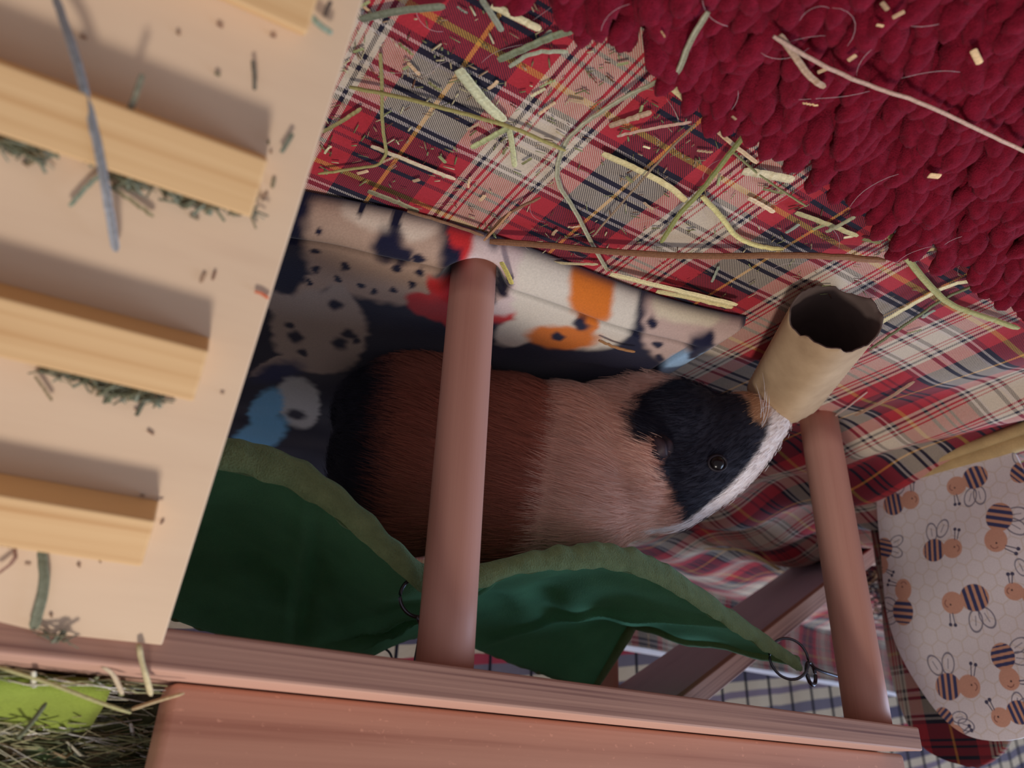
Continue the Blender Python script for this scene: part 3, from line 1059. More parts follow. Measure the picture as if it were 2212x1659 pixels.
# ================================================================== far ramp
fa_ = at(1905, 1178, 0.0); fb_ = at(1455, 1535, .205)
fd = fb_ - fa_; fl = np.linalg.norm(fd); fd /= fl
fs = np.cross(fd, UP); fs /= np.linalg.norm(fs)
if np.dot(fs, [-1, 0, 0]) < 0: fs = -fs            # towards the right of the picture
fn = np.cross(fs, fd)
if fn[2] < 0: fn = -fn
fr = empty('far_ramp', tuple(fa_))
tag(fr, 'plain grey-brown plywood ramp rising behind the shelf, seen from underneath', 'ramp')
Mf = frame((0, 0, 0), fd, np.cross(fn, fd), fn)
sgn = 1.0 if np.dot(np.cross(fn, fd), fs) > 0 else -1.0
M_PLYF = wood('haze_tinted_plywood', S(226, 222, 236), S(200, 196, 212), bands=40, stretch=4, rough=.7, axis='Y', contrast=.7)  # lavender haze and brightness for the underside put into the base colour
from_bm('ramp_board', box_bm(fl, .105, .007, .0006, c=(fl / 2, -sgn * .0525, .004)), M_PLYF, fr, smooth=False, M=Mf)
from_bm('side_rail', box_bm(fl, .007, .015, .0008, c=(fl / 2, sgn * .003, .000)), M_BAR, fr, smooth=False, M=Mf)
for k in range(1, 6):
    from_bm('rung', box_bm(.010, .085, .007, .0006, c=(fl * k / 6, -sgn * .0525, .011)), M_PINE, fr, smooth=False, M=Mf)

# ================================================================== bee print fabric house
H0 = at(1884, 1050, .004); H1 = at(2212, 938, .004)
hd_ = H1 - H0; hd_[2] = 0; hd_ /= np.linalg.norm(hd_)        # along the panel, to the right of the picture
hn = np.array([-hd_[1], hd_[0], 0])
if np.dot(hn, -H0) < 0: hn = -hn                              # faces the camera


def bee_local(px, py):
    p = on_plane(px, py, H0, hd_)
    return np.array([np.dot(p - H0, hd_), p[2]])


outl = [bee_local(*p) for p in ((1905, 1050), (1908, 1150), (1915, 1270), (1935, 1365), (1970, 1450), (2028, 1532), (2080, 1578), (2125, 1598), (2170, 1602))]
outl = smooth_curve(outl, 120, 2)
pc = outl[-1, 0] + .002
zt = outl[-1, 1]
zz = np.linspace(.002, zt - .0002, 470)
order = np.maximum.accumulate(outl[:, 1]) + np.arange(120) * 1e-7
pl = np.interp(zz, order, outl[:, 0])
nP = 420
pr = 2 * pc - pl
Pg = np.zeros((len(zz), nP)); Zg = np.zeros_like(Pg)
for i in range(len(zz)):
    Pg[i] = np.linspace(pl[i], pr[i], nP); Zg[i] = zz[i]
pp, pz = Pg.ravel(), Zg.ravel()
bow = .004 * np.sin(np.clip((Pg - pl.min()) / (pr.max() - pl.min()), 0, 1) * math.pi) + .0012 * np.sin(Zg * 60 + Pg * 30)
W3 = H0[None, None, :] * np.array([1, 1, 0]) + Pg[..., None] * hd_ + Zg[..., None] * UP + bow[..., None] * hn
col = np.tile(np.array(S(228, 222, 224)[:3]), (pp.size, 1))


def put(mask, c):
    global col
    k_ = np.clip(mask, 0, 1)[:, None]
    col = col * (1 - k_) + np.array(S(*c)[:3]) * k_


# honeycomb lines
hs = .0125
ax, ay = pp / hs, pz / hs
r3 = math.sqrt(3)
qx = np.stack([ax, ay])


def hexd(x, y):
    a_x = np.mod(x, 1.0) - .5; a_y = np.mod(y, r3) - r3 / 2
    b_x = np.mod(x - .5, 1.0) - .5; b_y = np.mod(y - r3 / 2, r3) - r3 / 2
    use = (a_x ** 2 + a_y ** 2) < (b_x ** 2 + b_y ** 2)
    gx = np.where(use, a_x, b_x); gy = np.where(use, a_y, b_y)
    gx, gy = np.abs(gx), np.abs(gy)
    return .5 - np.maximum(gx, gx * .5 + gy * r3 / 2)


put(sstep(.055, .02, hexd(ax, ay)) * .5, (206, 190, 170))
F8 = lambda x, y: (1850 + x * .4576, 900 + y * .4576)
bees = [((585, 295), (500, 335), (610, 385), (565, 395)), ((205, 420), (285, 400), (185, 350), (240, 330)), ((400, 640), (490, 632), (385, 550), (440, 532)),
        ((705, 485), (690, 600), (785, 470), (785, 530)), ((150, 625), (135, 705), (215, 590), (210, 645)), ((250, 925), (250, 810), (180, 890), (185, 955)), ((590, 860), (490, 885), (595, 975), (650, 958)),
        ((725, 1140), (760, 1245), (800, 1085), (815, 1150)), ((465, 1280), (570, 1280), (395, 1172), (462, 1165)), ((450, 1432), (500, 1490), (530, 1425), (565, 1462)),
        ((805, 1400), (735, 1420), (800, 1350), (830, 1370)), ((800, 270), (860, 200), (780, 190), (800, 180)), ((860, 850), (790, 835), (850, 740), (800, 710)), ((330, 245), (440, 215), (330, 180), (370, 160)), ((590, 160), (680, 145), (590, 90), (640, 80))]
for bc, hc_, w1, w2_ in bees:
    b = bee_local(*F8(*bc)); h = bee_local(*F8(*hc_))
    d = h - b; L = np.linalg.norm(d); d /= L; nrm_ = np.array([-d[1], d[0]])
    L = min(max(L, .0135), .0175)
    h = b + d * L
    sx = (pp - b[0]) * d[0] + (pz - b[1]) * d[1]; sy = (pp - b[0]) * nrm_[0] + (pz - b[1]) * nrm_[1]
    for wpx in (w1, w2_):
        wv = bee_local(*F8(*wpx)); c0 = b + (wv - b) * .95
        wdv = (wv - b); wl_ = np.linalg.norm(wdv); wdv = wdv / wl_
        tx = (pp - c0[0]) * wdv[0] + (pz - c0[1]) * wdv[1]; ty = -(pp - c0[0]) * wdv[1] + (pz - c0[1]) * wdv[0]
        rr = np.sqrt((tx / (.46 * L)) ** 2 + (ty / (.29 * L)) ** 2)
        put(sstep(.14, .05, np.abs(rr - 1)) * .85, (104, 102, 122))
        put(sstep(.0006, .0002, np.abs(ty)) * (np.abs(tx) < .22 * L) * .7, (104, 102, 122))
    rb = np.sqrt((sx / (.62 * L)) ** 2 + (sy / (.56 * L)) ** 2)
    put(sstep(1.05, .97, rb), (206, 156, 130))
    st = np.abs(np.mod(sx / L * 3.4 + .3, 1.0) - .5)
    put(sstep(1.05, .97, rb) * sstep(.31, .25, st) * (sx > -.52 * L), (66, 70, 108))
    hx = (pp - h[0]) * d[0] + (pz - h[1]) * d[1]; hy = (pp - h[0]) * nrm_[0] + (pz - h[1]) * nrm_[1]
    rh = np.sqrt((hx / (.50 * L)) ** 2 + (hy / (.47 * L)) ** 2)
    put(sstep(1.05, .97, rh), (210, 160, 138))
    wside = np.sign((bee_local(*F8(*w1)) - b) @ nrm_) or 1.0
    put(sstep(.0009, .0005, np.hypot(hx - .12 * L, hy - wside * .05 * L)), (60, 46, 56))
    put(sstep(.0005, .0002, np.abs(np.hypot(hx - .2 * L, hy + wside * .02 * L) - .16 * L)) * (hx > .25 * L) * (np.abs(hy) < .2 * L) * .8, (120, 66, 66))
    for k_ in (.2, .62):
        tip = np.array([.10 + k_ * .5, wside * (.95 - .15 * k_)]) * L; root = np.array([.1 + k_ * .3, wside * .42]) * L
        put(sstep(.0016, .0012, np.hypot(hx - tip[0], hy - tip[1])), (64, 64, 92))
        vv = tip - root; ln = np.linalg.norm(vv); tpar = np.clip(((hx - root[0]) * vv[0] + (hy - root[1]) * vv[1]) / ln ** 2, 0, 1)
        put(sstep(.0006, .0002, np.hypot(hx - root[0] - tpar * vv[0], hy - root[1] - tpar * vv[1])), (92, 90, 110))
bh = empty('fabric_house', (H0[0], H0[1], 0))
tag(bh, 'bee print fabric pet house with rounded panels and tan padded rim', 'pet house')
off = np.array([H0[0], H0[1], 0])
me = grid_mesh('bee_print_panel', W3 - off); set_col(me, col)
o = link('bee_print_panel', me, M_BEE, bh)
o['label'] = 'white honeycomb panel printed with small bees'
sd = o.modifiers.new('thick', 'SOLIDIFY'); sd.thickness = .005; sd.offset = 1 if True else -1
# tartan lined rounded flap behind
H2 = H0 - hn * .05


def flap_local(px, py):
    p = on_plane(px, py, H2, hd_)
    return np.array([np.dot(p - H2, hd_), p[2]])


o2 = [flap_local(*p) for p in ((1893, 1200), (1898, 1300), (1908, 1400), (1930, 1492), (1960, 1560), (1995, 1616), (2042, 1645), (2088, 1656))]
o2[0][1] = .002
o2 = smooth_curve(o2, 80, 2)
z2 = np.linspace(.002, o2[-1, 1] - .0002, 70)
l2 = np.interp(z2, np.maximum.accumulate(o2[:, 1]) + np.arange(80) * 1e-7, o2[:, 0])
r2_ = 2 * (o2[-1, 0] + .001) - l2
P = np.zeros((70, 40, 3)); UVW = np.zeros((70, 40, 2))
for i in range(70):
    for j in range(40):
        x = l2[i] + (r2_[i] - l2[i]) * j / 39
        P[i, j] = H2 * np.array([1, 1, 0]) + hd_ * x + UP * z2[i] + hn * (.003 * math.sin(x * 70 + z2[i] * 20))
        UVW[i, j] = (z2[i] + .045, x)
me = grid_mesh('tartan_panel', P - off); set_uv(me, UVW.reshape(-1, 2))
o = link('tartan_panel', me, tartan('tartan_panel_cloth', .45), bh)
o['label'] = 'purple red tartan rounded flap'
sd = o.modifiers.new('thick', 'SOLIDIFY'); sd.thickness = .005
# padded rim along the bottom
rp = [H0 * np.array([1, 1, 0]) + hd_ * s + hn * .004 + UP * .009 for s in np.linspace(-.012, pr.max() + .01, 30)]
link('padded_rim', tube_mesh('padded_rim', np.array(rp) - off, .0088, 14, .95), fleece('tan_fleece', S(186, 158, 112), .2), bh)
rp2 = [p + hn * .010 - UP * .004 for p in rp]
link('padded_rim', tube_mesh('padded_rim', np.array(rp2) - off, .0048, 10), bpy.data.materials['tan_fleece'], bh)
link('floor_mat', tube_mesh('floor_mat', np.array([H0 * np.array([1, 1, 0]) + hd_ * s - hn * .03 + UP * .004 for s in (-.012, 0, .06, .15)]) - off, [.018, .022, .022, .02], 16, .15), fleece('lime_fleece', S(140, 160, 68), .2), bh)

# ================================================================== red chenille mat
m0 = at(1262, -12); m1 = at(2168, 590)
md = m1 - m0; md[2] = 0; md /= np.linalg.norm(md)
mn_ = np.array([md[1], -md[0], 0])
if mn_[1] > 0: mn_ = -mn_                      # towards the camera
mat = empty('chenille_mat', tuple(m0))
tag(mat, 'dark red chenille noodle bath mat on top of the tartan blanket', 'bath mat')
Mm = frame((0, 0, 0), md, mn_, UP)
rows, per = 33, 50
PIT = .0075
vis = []
protos = []
for k in range(6):
    L = .022 + .005 * random.random()
    n_ = 9
    pts_ = []
    lean = Vector((.35 + .3 * random.random(), -1.0, 0)).normalized()
    bend = .75 + .3 * random.random()
    rad_ = []
    for i in range(n_):
        s = i / (n_ - 1)
        ang = (1 - s * bend) * .95
        pts_.append((0, 0, 0) if i == 0 else tuple(Vector(pts_[-1]) + (lean * math.cos(ang) + Vector((0, 0, 1)) * math.sin(ang)) * L / (n_ - 1)))
        rad_.append(.0044 * max(.12, (1 - max(0, (s - .62) / .38) ** 2.4)) ** .5 * (1 + .10 * noise.noise((s * 7, k, 0))))
    m = tube_mesh('chenille_loop', pts_, rad_, 12, up=(1, .2, .1))
    for v in m.vertices:
        v.co += v.normal * (.0010 * noise.noise(v.co * 380 + Vector((k * 9, 0, 0))) + .0005 * random.uniform(-1, 1))
    m.materials.append(M_RED)
    m.polygons.foreach_set('use_smooth', [True] * len(m.polygons))
    protos.append(m)
cand = []
for r_ in range(rows):
    for c_ in range(-6, per):
        x = (c_ + .5 * (r_ % 2)) * PIT + random.uniform(-.0018, .0018)
        y = r_ * PIT * .87 + random.uniform(-.0016, .0016) + .0095 + .003 * math.sin(c_ * .6)
        w = m0 + md * x + mn_ * y
        px, py = project((w[0], w[1], .008))
        inview = -60 < px < 2272 and -60 < py < 1720 and w[1] > .1
        cand.append((not inview, -py if inview else 0, x, y))
cand.sort()
Xm = md; Ym = mn_
rest = bmesh.new()
nin = 0
for notin, _, x, y in cand:
    rz = random.uniform(-.5, .5); sc = random.uniform(.88, 1.16)
    pr_ = protos[random.randrange(6)]
    loc = md * x + mn_ * y + UP * .0025
    M_ = Matrix.Translation(Vector(loc)) @ Mm.to_3x3().to_4x4() @ Matrix.Rotation(rz, 4, 'Z') @ Matrix.Rotation(random.uniform(-.2, .2), 4, 'X') @ Matrix.Scale(sc, 4)
    if not notin and nin < 300:
        o = bpy.data.objects.new('chenille_loop', pr_); COL.objects.link(o); o.parent = mat; o.matrix_local = M_; nin += 1
    else:
        w = m0 + loc
        if w[1] < .02 or w[0] < -.55: continue
        tmp = bmesh.new(); tmp.from_mesh(pr_); tmp.transform(M_)
        mt_ = bpy.data.meshes.new('tmp'); tmp.to_mesh(mt_); tmp.free(); rest.from_mesh(mt_); bpy.data.meshes.remove(mt_)
print('loops as parts', nin, 'rest verts', len(rest.verts))
o = from_bm('chenille_pile', rest, M_RED, mat); o['kind'] = 'stuff'
from_bm('mat_backing', box_bm(per * PIT + .05, rows * PIT * .87 + .005, .003, .001, c=(per * PIT / 2 - .05, rows * PIT * .435 + .006, .0025)), M_REDBASE, mat, M=Mm)

# ================================================================== hay
t = NT('hay_stem', .65, .3)
oi = t.n('ShaderNodeObjectInfo')
f = t.noise(40, t.obj((1, 1, 1)), 3)
at_ = t.n('ShaderNodeAttribute'); at_.attribute_name = 'print'
streak = t.noise(900, t.obj(), 2)
t.base(t.mix(.5, at_.outputs['Color'], t.ramp(streak, [(.3, (.6, .6, .55, 1)), (.7, (1.3, 1.3, 1.3, 1))]), 'MULTIPLY'))
M_HAY = t.m


def blade_arrays(pts, w, flat=.35, twist=0.0, n=5):
    """folded leaf / stalk: flattened section with a crease along it"""
    pts = np.array(pts); m = len(pts)
    prof = np.ones(m) * w / 2
    if m > 2:
        prof[0] *= .75; prof[-1] *= .55
    P_ = tube_P(pts, prof, n, flat)
    if n >= 8:
        mid = pts
        P_[:, 2] = P_[:, 2] * .55 + mid * .45          # crease on the upper side
    Fc = [(i * n + j, i * n + (j + 1) % n, (i + 1) * n + (j + 1) % n, (i + 1) * n + j) for i in range(m - 1) for j in range(n)]
    Fc += [tuple(range(n - 1, -1, -1)), tuple((m - 1) * n + j for j in range(n))]
    return P_.reshape(-1, 3), Fc


GRN, PALE, OLV, BRN, TANH, GRY, YEL_, PNK = (150, 156, 108), (214, 202, 160), (128, 126, 84), (112, 74, 52), (176, 148, 118), (138, 144, 128), (186, 172, 96), (196, 160, 140)


def hay(pxs, wpx, c, label, h=.003, name='hay_straw', group=None, flat=.35, plane=None, lift=None, cat='hay'):
    P3 = []
    for i, (px, py) in enumerate(pxs):
        if plane == 'ramp':
            hh = (lift[i] if lift else .002)
            P3.append(on_any(px, py, P0 + RN * hh, RN))
        else:
            hh = lift[i] if lift else h
            p = at(px, py, hh)
            P3.append(p)
    P3 = np.array(P3)
    if plane is None and lift is None:
        for p in P3: p[2] += zfloor(p[0], p[1])
    dist = np.linalg.norm(P3.mean(0) - np.array([0, 0, CAM_H]))
    w = wpx * dist / FPX
    pts_ = smooth_curve(P3, max(8, 6 * len(P3)), 1) if len(P3) > 2 else resample(P3, 6)
    if len(pts_) > 3 and wpx * 5 < np.hypot(pxs[0][0] - pxs[-1][0], pxs[0][1] - pxs[-1][1]): pts_[1:-1, 2] += np.array([.0006 * noise.noise((i * .6, pxs[0][0], 0)) for i in range(len(pts_) - 2)])
    cen_ = pts_.mean(0)
    nS = 8
    V_, F_ = blade_arrays(pts_ - cen_, w * (1.0 if flat > .5 else 1.08), flat if flat > .5 else .2, n=nS)
    m = mesh_py(name, V_, F_)
    cc_ = np.tile(np.array(S(*c)[:3]), (len(V_), 1))
    strk = rng.uniform(.72, 1.28, nS)
    g = (np.linspace(1.0, 1.3, len(V_)) * np.tile(strk, len(V_) // nS))[:, None]
    set_col(m, cc_ * g)
    o_ = link(name, m, M_HAY, smooth=False)
    o_.location = tuple(cen_)
    tag(o_, label, cat, group)
    return o_


MH = .0135
hay([(1530, 25), (1508, 60), (1488, 95), (1468, 150), (1460, 160), (1400, 185), (1330, 220), (1235, 285), (1206, 340), (1202, 395), (1240, 450), (1275, 520), (1312, 585)], 11, (168, 164, 136), 'longest kinked hay stalk crossing from the red mat over the tartan', lift=[.020, .020, .019, .017, .015, .008, .005, .004, .004, .004, .004, .004, .004], flat=.6)
hay([(1670, 75), (1760, 130), (1870, 180), (1985, 215), (2100, 270), (2230, 332)], 8, (190, 158, 140), 'very long thin straight stalk lying across the red mat', h=.0215, flat=.8)
hay([(1683, 72), (1715, 115), (1745, 160), (1781, 186)], 12, (164, 136, 112), 'short curled tan leaf crossing the long stalk on the red mat', h=.0205)
hay([(990, 145), (1025, 190), (1050, 220), (1090, 258)], 22, (196, 196, 160), 'broad pale green leaf blade on the tartan, widest there', h=.004)
hay([(755, 185), (860, 205), (1000, 240), (1110, 270), (1222, 322)], 9, (160, 150, 92), 'long thin olive stalk ending at the kinked stalk', h=.005, flat=.8)
hay([(1100, 270), (1060, 292), (1018, 316)], 13, (164, 168, 120), 'pale green leaf tip pointing to the ramp side', h=.003)
hay([(1100, 272), (1107, 310), (1112, 358)], 11, (184, 184, 140), 'small pale green leaf pointing at the dowel', h=.003)
hay([(1076, 128), (1130, 105), (1195, 76), (1262, 56)], 15, (122, 128, 100), 'dark green blade near the corner of the red mat', h=.004)
hay([(1100, 142), (1150, 110), (1228, 110)], 9, (150, 154, 130), 'thin grey green blade under the dark green blade', h=.003)
hay([(778, 40), (860, 20), (962, 10)], 15, (116, 120, 100), 'grey green blade sticking out from behind the ramp top edge', h=.004)
hay([(1062, 8), (1105, 30), (1168, 62)], 15, PALE, 'short thick straw piece at the upper edge of the picture', h=.004)
hay([(1040, -6), (1062, 28), (1085, 66)], 12, (140, 142, 124), 'grey leaf scrap beside the thick straw piece', h=.003)
hay([(822, 112), (826, 190), (825, 262), (839, 350), (760, 362), (688, 372)], 7, (140, 132, 84), 'olive stalk bent into a right angle beside the ramp', h=.004, flat=.8)
hay([(802, 312), (860, 335), (920, 360), (984, 386)], 10, (204, 186, 156), 'split pale straw lying beside the bent olive stalk', h=.003)
hay([(696, 282), (745, 255), (781, 230)], 8, (140, 128, 84), 'short olive stalk next to the ramp edge', h=.003)
hay([(1301, 329), (1380, 364), (1450, 400), (1484, 433)], 14, (212, 196, 144), 'thick yellow straw in the middle of the tartan', h=.004)
hay([(1612, 285), (1560, 350), (1510, 415), (1468, 455), (1428, 522)], 12, (140, 142, 84), 'green stalk slanting down from the red mat border', h=.006, flat=.7)
hay([(1316, 270), (1362, 254), (1407, 238)], 13, (168, 138, 112), 'short flat tan piece above the yellow straw', h=.003)
hay([(1333, 292), (1400, 275), (1494, 259)], 7, PNK, 'thin pinkish stalk touching the red mat border', h=.004)
hay([(1502, 262), (1440, 325), (1360, 415), (1280, 508)], 5, (146, 124, 100), 'thin dull stalk running diagonally over the yellow straw', h=.007, flat=.9)
hay([(1425, 165), (1460, 192), (1502, 228)], 14, (208, 194, 146), 'thick straw end tucked under the red mat', h=.004)
hay([(1534, 265), (1580, 308), (1636, 352)], 9, (206, 176, 140), 'straight tan straw under the green slanting stalk', h=.003)
hay([(1582, 325), (1650, 385), (1742, 442)], 5, OLV, 'thin olive stalk along the red mat border', h=.004, flat=.9)
hay([(1604, 368), (1660, 377), (1714, 387)], 20, (222, 208, 170), 'chunky white straw stub against the red mat border', h=.004)
hay([(1616, 425), (1645, 440), (1672, 456)], 10, (222, 196, 160), 'small white straw on a plain red square', h=.003)
hay([(1516, 420), (1545, 450), (1563, 472), (1590, 510), (1640, 530), (1692, 536)], 12, (196, 186, 126), 'pale green stem with a knobbly joint', h=.005, flat=.7)
hay([(1718, 455), (1790, 480), (1852, 506)], 11, (176, 166, 120), 'olive straw below the red mat border, crossed by a short one', h=.003)
hay([(1783, 496), (1815, 480), (1846, 462)], 10, (156, 150, 116), 'short grey straw crossing an olive straw', h=.005)
hay([(1058, 518), (1180, 526), (1300, 540), (1500, 552), (1700, 548), (1790, 548), (1912, 562)], 16, (128, 88, 62), 'long thick brown stem lying along the front of the pad', h=.0075, flat=.7)
hay([(1180, 562), (1230, 566), (1292, 568)], 8, (190, 172, 132), 'short pale straw just under the thick brown stem', h=.004)
hay([(1318, 590), (1400, 610), (1500, 634), (1592, 656)], 14, (218, 204, 156), 'long pale straw beside the pad edge', h=.006)
hay([(1418, 626), (1500, 642), (1582, 662)], 14, (200, 186, 134), 'pale straw doubled against the pad edge', h=.005)
hay([(1920, 498), (1960, 558), (2000, 608), (2048, 655), (2110, 676), (2200, 706)], 13, (160, 156, 100), 'green stalk snapped into a V at the right side', h=.005, flat=.6)
hay([(1888, 702), (1960, 660), (2050, 612), (2118, 602)], 11, (206, 194, 152), 'pale straw crossing under the snapped green stalk', h=.004)
hay([(1878, 752), (1950, 702), (2040, 640), (2112, 612)], 6, (116, 118, 84), 'thin dark green stalk right of the cardboard roll', h=.004, flat=.9)
hay([(1998, 488), (2060, 530), (2132, 586)], 8, (220, 182, 158), 'pink tinted straight straw at the right mat border', h=.004)
hay([(1908, 552), (1975, 542), (2044, 534)], 9, (190, 172, 132), 'pale straw next to the end of the brown stem', h=.004)
hay([(1846, 892), (1910, 852), (1972, 812)], 9, (166, 130, 104), 'tan straw lying in shade near the fabric house', h=.004)
hay([(1052, 508), (1090, 462), (1168, 424)], 7, (132, 96, 72), 'brown curved stem end standing up at the dowel', h=.006, flat=.8)
hay([(1046, 516), (1082, 480), (1104, 455)], 6, (176, 132, 96), 'tan splinter at the tip of the thick brown stem', h=.007, flat=.8)
hay([(1083, 566), (1096, 590), (1106, 614)], 10, YEL_, 'yellow straw bit leaning on the dowel foot', lift=[.02, .02, .02])
hay([(795, 410), (850, 432), (905, 456)], 13, (136, 128, 100), 'dull green leaf on the pad border near the ramp', h=.006)
hay([(880, 455), (960, 478), (1045, 506)], 8, (132, 98, 74), 'brown stalk along the pad border', h=.008, flat=.7)
hay([(1294, 735), (1332, 752), (1372, 760)], 7, (176, 128, 84), 'thin tan stalk between pad and guinea pig', lift=[.022, .022, .023], flat=.8)
hay([(1790, 900), (1830, 868), (1872, 838)], 4, (176, 150, 140), 'short faint straw beside the tan straw in shade', h=.003)
hay([(1680, 1200), (1610, 1180), (1520, 1165)], 10, (206, 180, 120), 'long dry straw on the far blanket behind the guinea pig', h=.006)

# small chopped pieces on the tartan and on the mat: look-alikes
nfr = 0
while nfr < 48:
    px = random.uniform(690, 2150); py = random.uniform(5, 720)
    # stay on the tartan strip
    lo = np.interp(px, [690, 1230, 1500, 1700, 1900, 2150], [-200, 15, 255, 375, 485, 610]) + 12
    hi = np.interp(px, [690, 1050, 1300, 1600, 1900, 2150], [375, 495, 570, 640, 900, 900])
    if not lo < py < hi or (1580 < px < 1900 and 560 < py < 920): continue
    a = random.choice([.5, .6, 2.2, -.6, -.5]) + random.uniform(-.5, .5); L = random.uniform(14, 48)
    c = random.choice([PALE, GRN, TANH, (204, 172, 136), OLV, GRY])
    hay([(px, py), (px + L * .5 * math.cos(a) + random.uniform(-3, 3), py + L * .5 * math.sin(a)), (px + L * math.cos(a), py + L * math.sin(a))], random.uniform(4, 8), c,
        'short chopped hay piece scattered on the tartan blanket', h=.0025, name='hay_fragment', group='short hay pieces on the tartan', cat='hay piece')
    nfr += 1
for px, py, a, L, w in ((1910, 10, .9, 22, 8), (1940, 28, -.5, 30, 8), (2108, 118, 1.1, 34, 11), (1840, 122, -.6, 22, 9), (1778, 148, -.4, 28, 8), (1900, 52, .2, 16, 5), (2018, 378, .1, 26, 12), (1432, 70, 1, 16, 3), (1750, 222, .2, 34, 4), (1585, 250, .7, 12, 5)):
    hay([(px - L / 2 * math.cos(a), py - L / 2 * math.sin(a)), (px, py), (px + L / 2 * math.cos(a), py + L / 2 * math.sin(a))], w, random.choice([(210, 176, 130), (196, 160, 120), (150, 120, 90)]),
        'tiny hay chip lying on the red mat', h=.0195, name='hay_fragment', group='hay chips on the red mat', cat='hay piece')

# fine dust and animal hairs: nobody could count them
bm_v, bm_f, bm_c = [], [], []
for k in range(900):
    px = random.uniform(690, 2150); py = random.uniform(0, 640)
    lo = np.interp(px, [690, 1230, 1500, 1700, 1900, 2150], [-200, 15, 255, 375, 485, 610]) + 10
    hi = np.interp(px, [690, 1050, 1300, 1600, 1900, 2150], [380, 505, 580, 650, 700, 760])
    if not lo < py < hi: continue
    p = at(px, py, .0018); p[2] += zfloor(p[0], p[1])
    a = random.uniform(0, math.pi); L = random.uniform(.0012, .0055)
    V_, F_ = blade_arrays([p - np.array([math.cos(a), math.sin(a), 0]) * L / 2, p + np.array([math.cos(a), math.sin(a), .1]) * L / 2], random.uniform(.0003, .0009), .5, n=4)
    n0 = len(bm_v); bm_v += list(V_); bm_f += [tuple(i + n0 for i in f_) for f_ in F_]
    c = random.choice([PALE, GRN, TANH, BRN, OLV]); bm_c += [S(*c)[:3]] * len(V_)
m = mesh_py('hay_dust', bm_v, bm_f); set_col(m, np.array(bm_c))
tag(link('hay_dust', m, M_HAY), 'fine hay dust sprinkled over the tartan blanket', 'hay dust', kind='stuff')
bm_v, bm_f = [], []
for k in range(48):
    px = random.uniform(690, 2150); py = random.uniform(0, 640)
    hi = np.interp(px, [690, 1050, 1300, 1600, 1900, 2150], [380, 505, 580, 650, 700, 760])
    if py > hi: continue
    lo = np.interp(px, [690, 1230, 1500, 1700, 1900, 2150], [-200, 15, 255, 375, 485, 610])
    p = at(px, py, .004 if py > lo else .019)
    a = random.uniform(0, 2 * math.pi); L = random.uniform(.008, .03); cv = random.uniform(-2, 2)
    q_ = [p]
    for s in range(7):
        a += cv * .15; q_.append(q_[-1] + np.array([math.cos(a), math.sin(a), random.uniform(-.06, .08)]) * L / 7)
    V_, F_ = blade_arrays(q_, .00014, 1.0, n=3)
    n0 = len(bm_v); bm_v += list(V_); bm_f += [tuple(i + n0 for i in f_) for f_ in F_]
m = mesh_py('shed_hairs', bm_v, bm_f); set_col(m, np.tile(np.array(S(226, 206, 206)[:3]), (len(bm_v), 1)))
tag(link('shed_hairs', m, M_HAY), 'fine pale shed hairs caught on tartan and mat', 'hair', kind='stuff')

# hay on the ramp
DKH = (112, 112, 92)
hay([(118, -10), (160, 110), (190, 220), (216, 340), (232, 430), (250, 542)], 17, (130, 132, 136), 'long grey stalk lying over the top rung of the ramp', plane='ramp', lift=[.004, .010, .012, .013, .012, .003], flat=.8)
hay([(308, 160), (285, 230), (250, 300), (222, 360)], 11, (128, 124, 104), 'thin stalk leaning against the grey ramp stalk', plane='ramp', lift=[.010, .010, .010, .010], flat=.8)
hay([(225, 395), (280, 430), (332, 468)], 11, (116, 110, 84), 'dark olive stalk below the upper rung of the ramp', plane='ramp')
hay([(225, 372), (190, 400), (150, 446)], 8, (122, 130, 110), 'thin green stalk left of the dark olive stalk on the ramp', plane='ramp')
hay([(546, 130), (550, 165), (550, 195)], 8, (110, 104, 92), 'short upright hay piece above the upper rung', plane='ramp')
hay([(632, 288), (620, 310), (607, 330)], 9, (108, 108, 90), 'small hay piece at the end of the upper rung', plane='ramp')
hay([(90, 1190), (98, 1265), (72, 1360)], 17, (112, 116, 96), 'kinked green leaf at the lowest rung of the ramp', plane='ramp')
hay([(0, 1180), (52, 1182)], 7, (110, 84, 74), 'dark straight twig under the lowest rung', plane='ramp', lift=[.003, .003])
hay([(32, 1184), (34, 1210), (-5, 1240)], 7, (130, 96, 80), 'hooked brown twig under the lowest rung', plane='ramp', lift=[.003, .003, .003])
hay([(75, 812), (92, 835), (112, 866)], 8, (132, 118, 92), 'short olive piece under the middle rung', plane='ramp')
hay([(660, -5), (640, 0), (690, 55), (718, 72)], 14, (118, 132, 120), 'grey green leaf under the rung at the top edge', plane='ramp', lift=[.004] * 4)
hay([(715, 2), (705, 22), (702, 36)], 8, (88, 74, 64), 'dark twig across the topmost rung end', plane='ramp', lift=[.010] * 3)
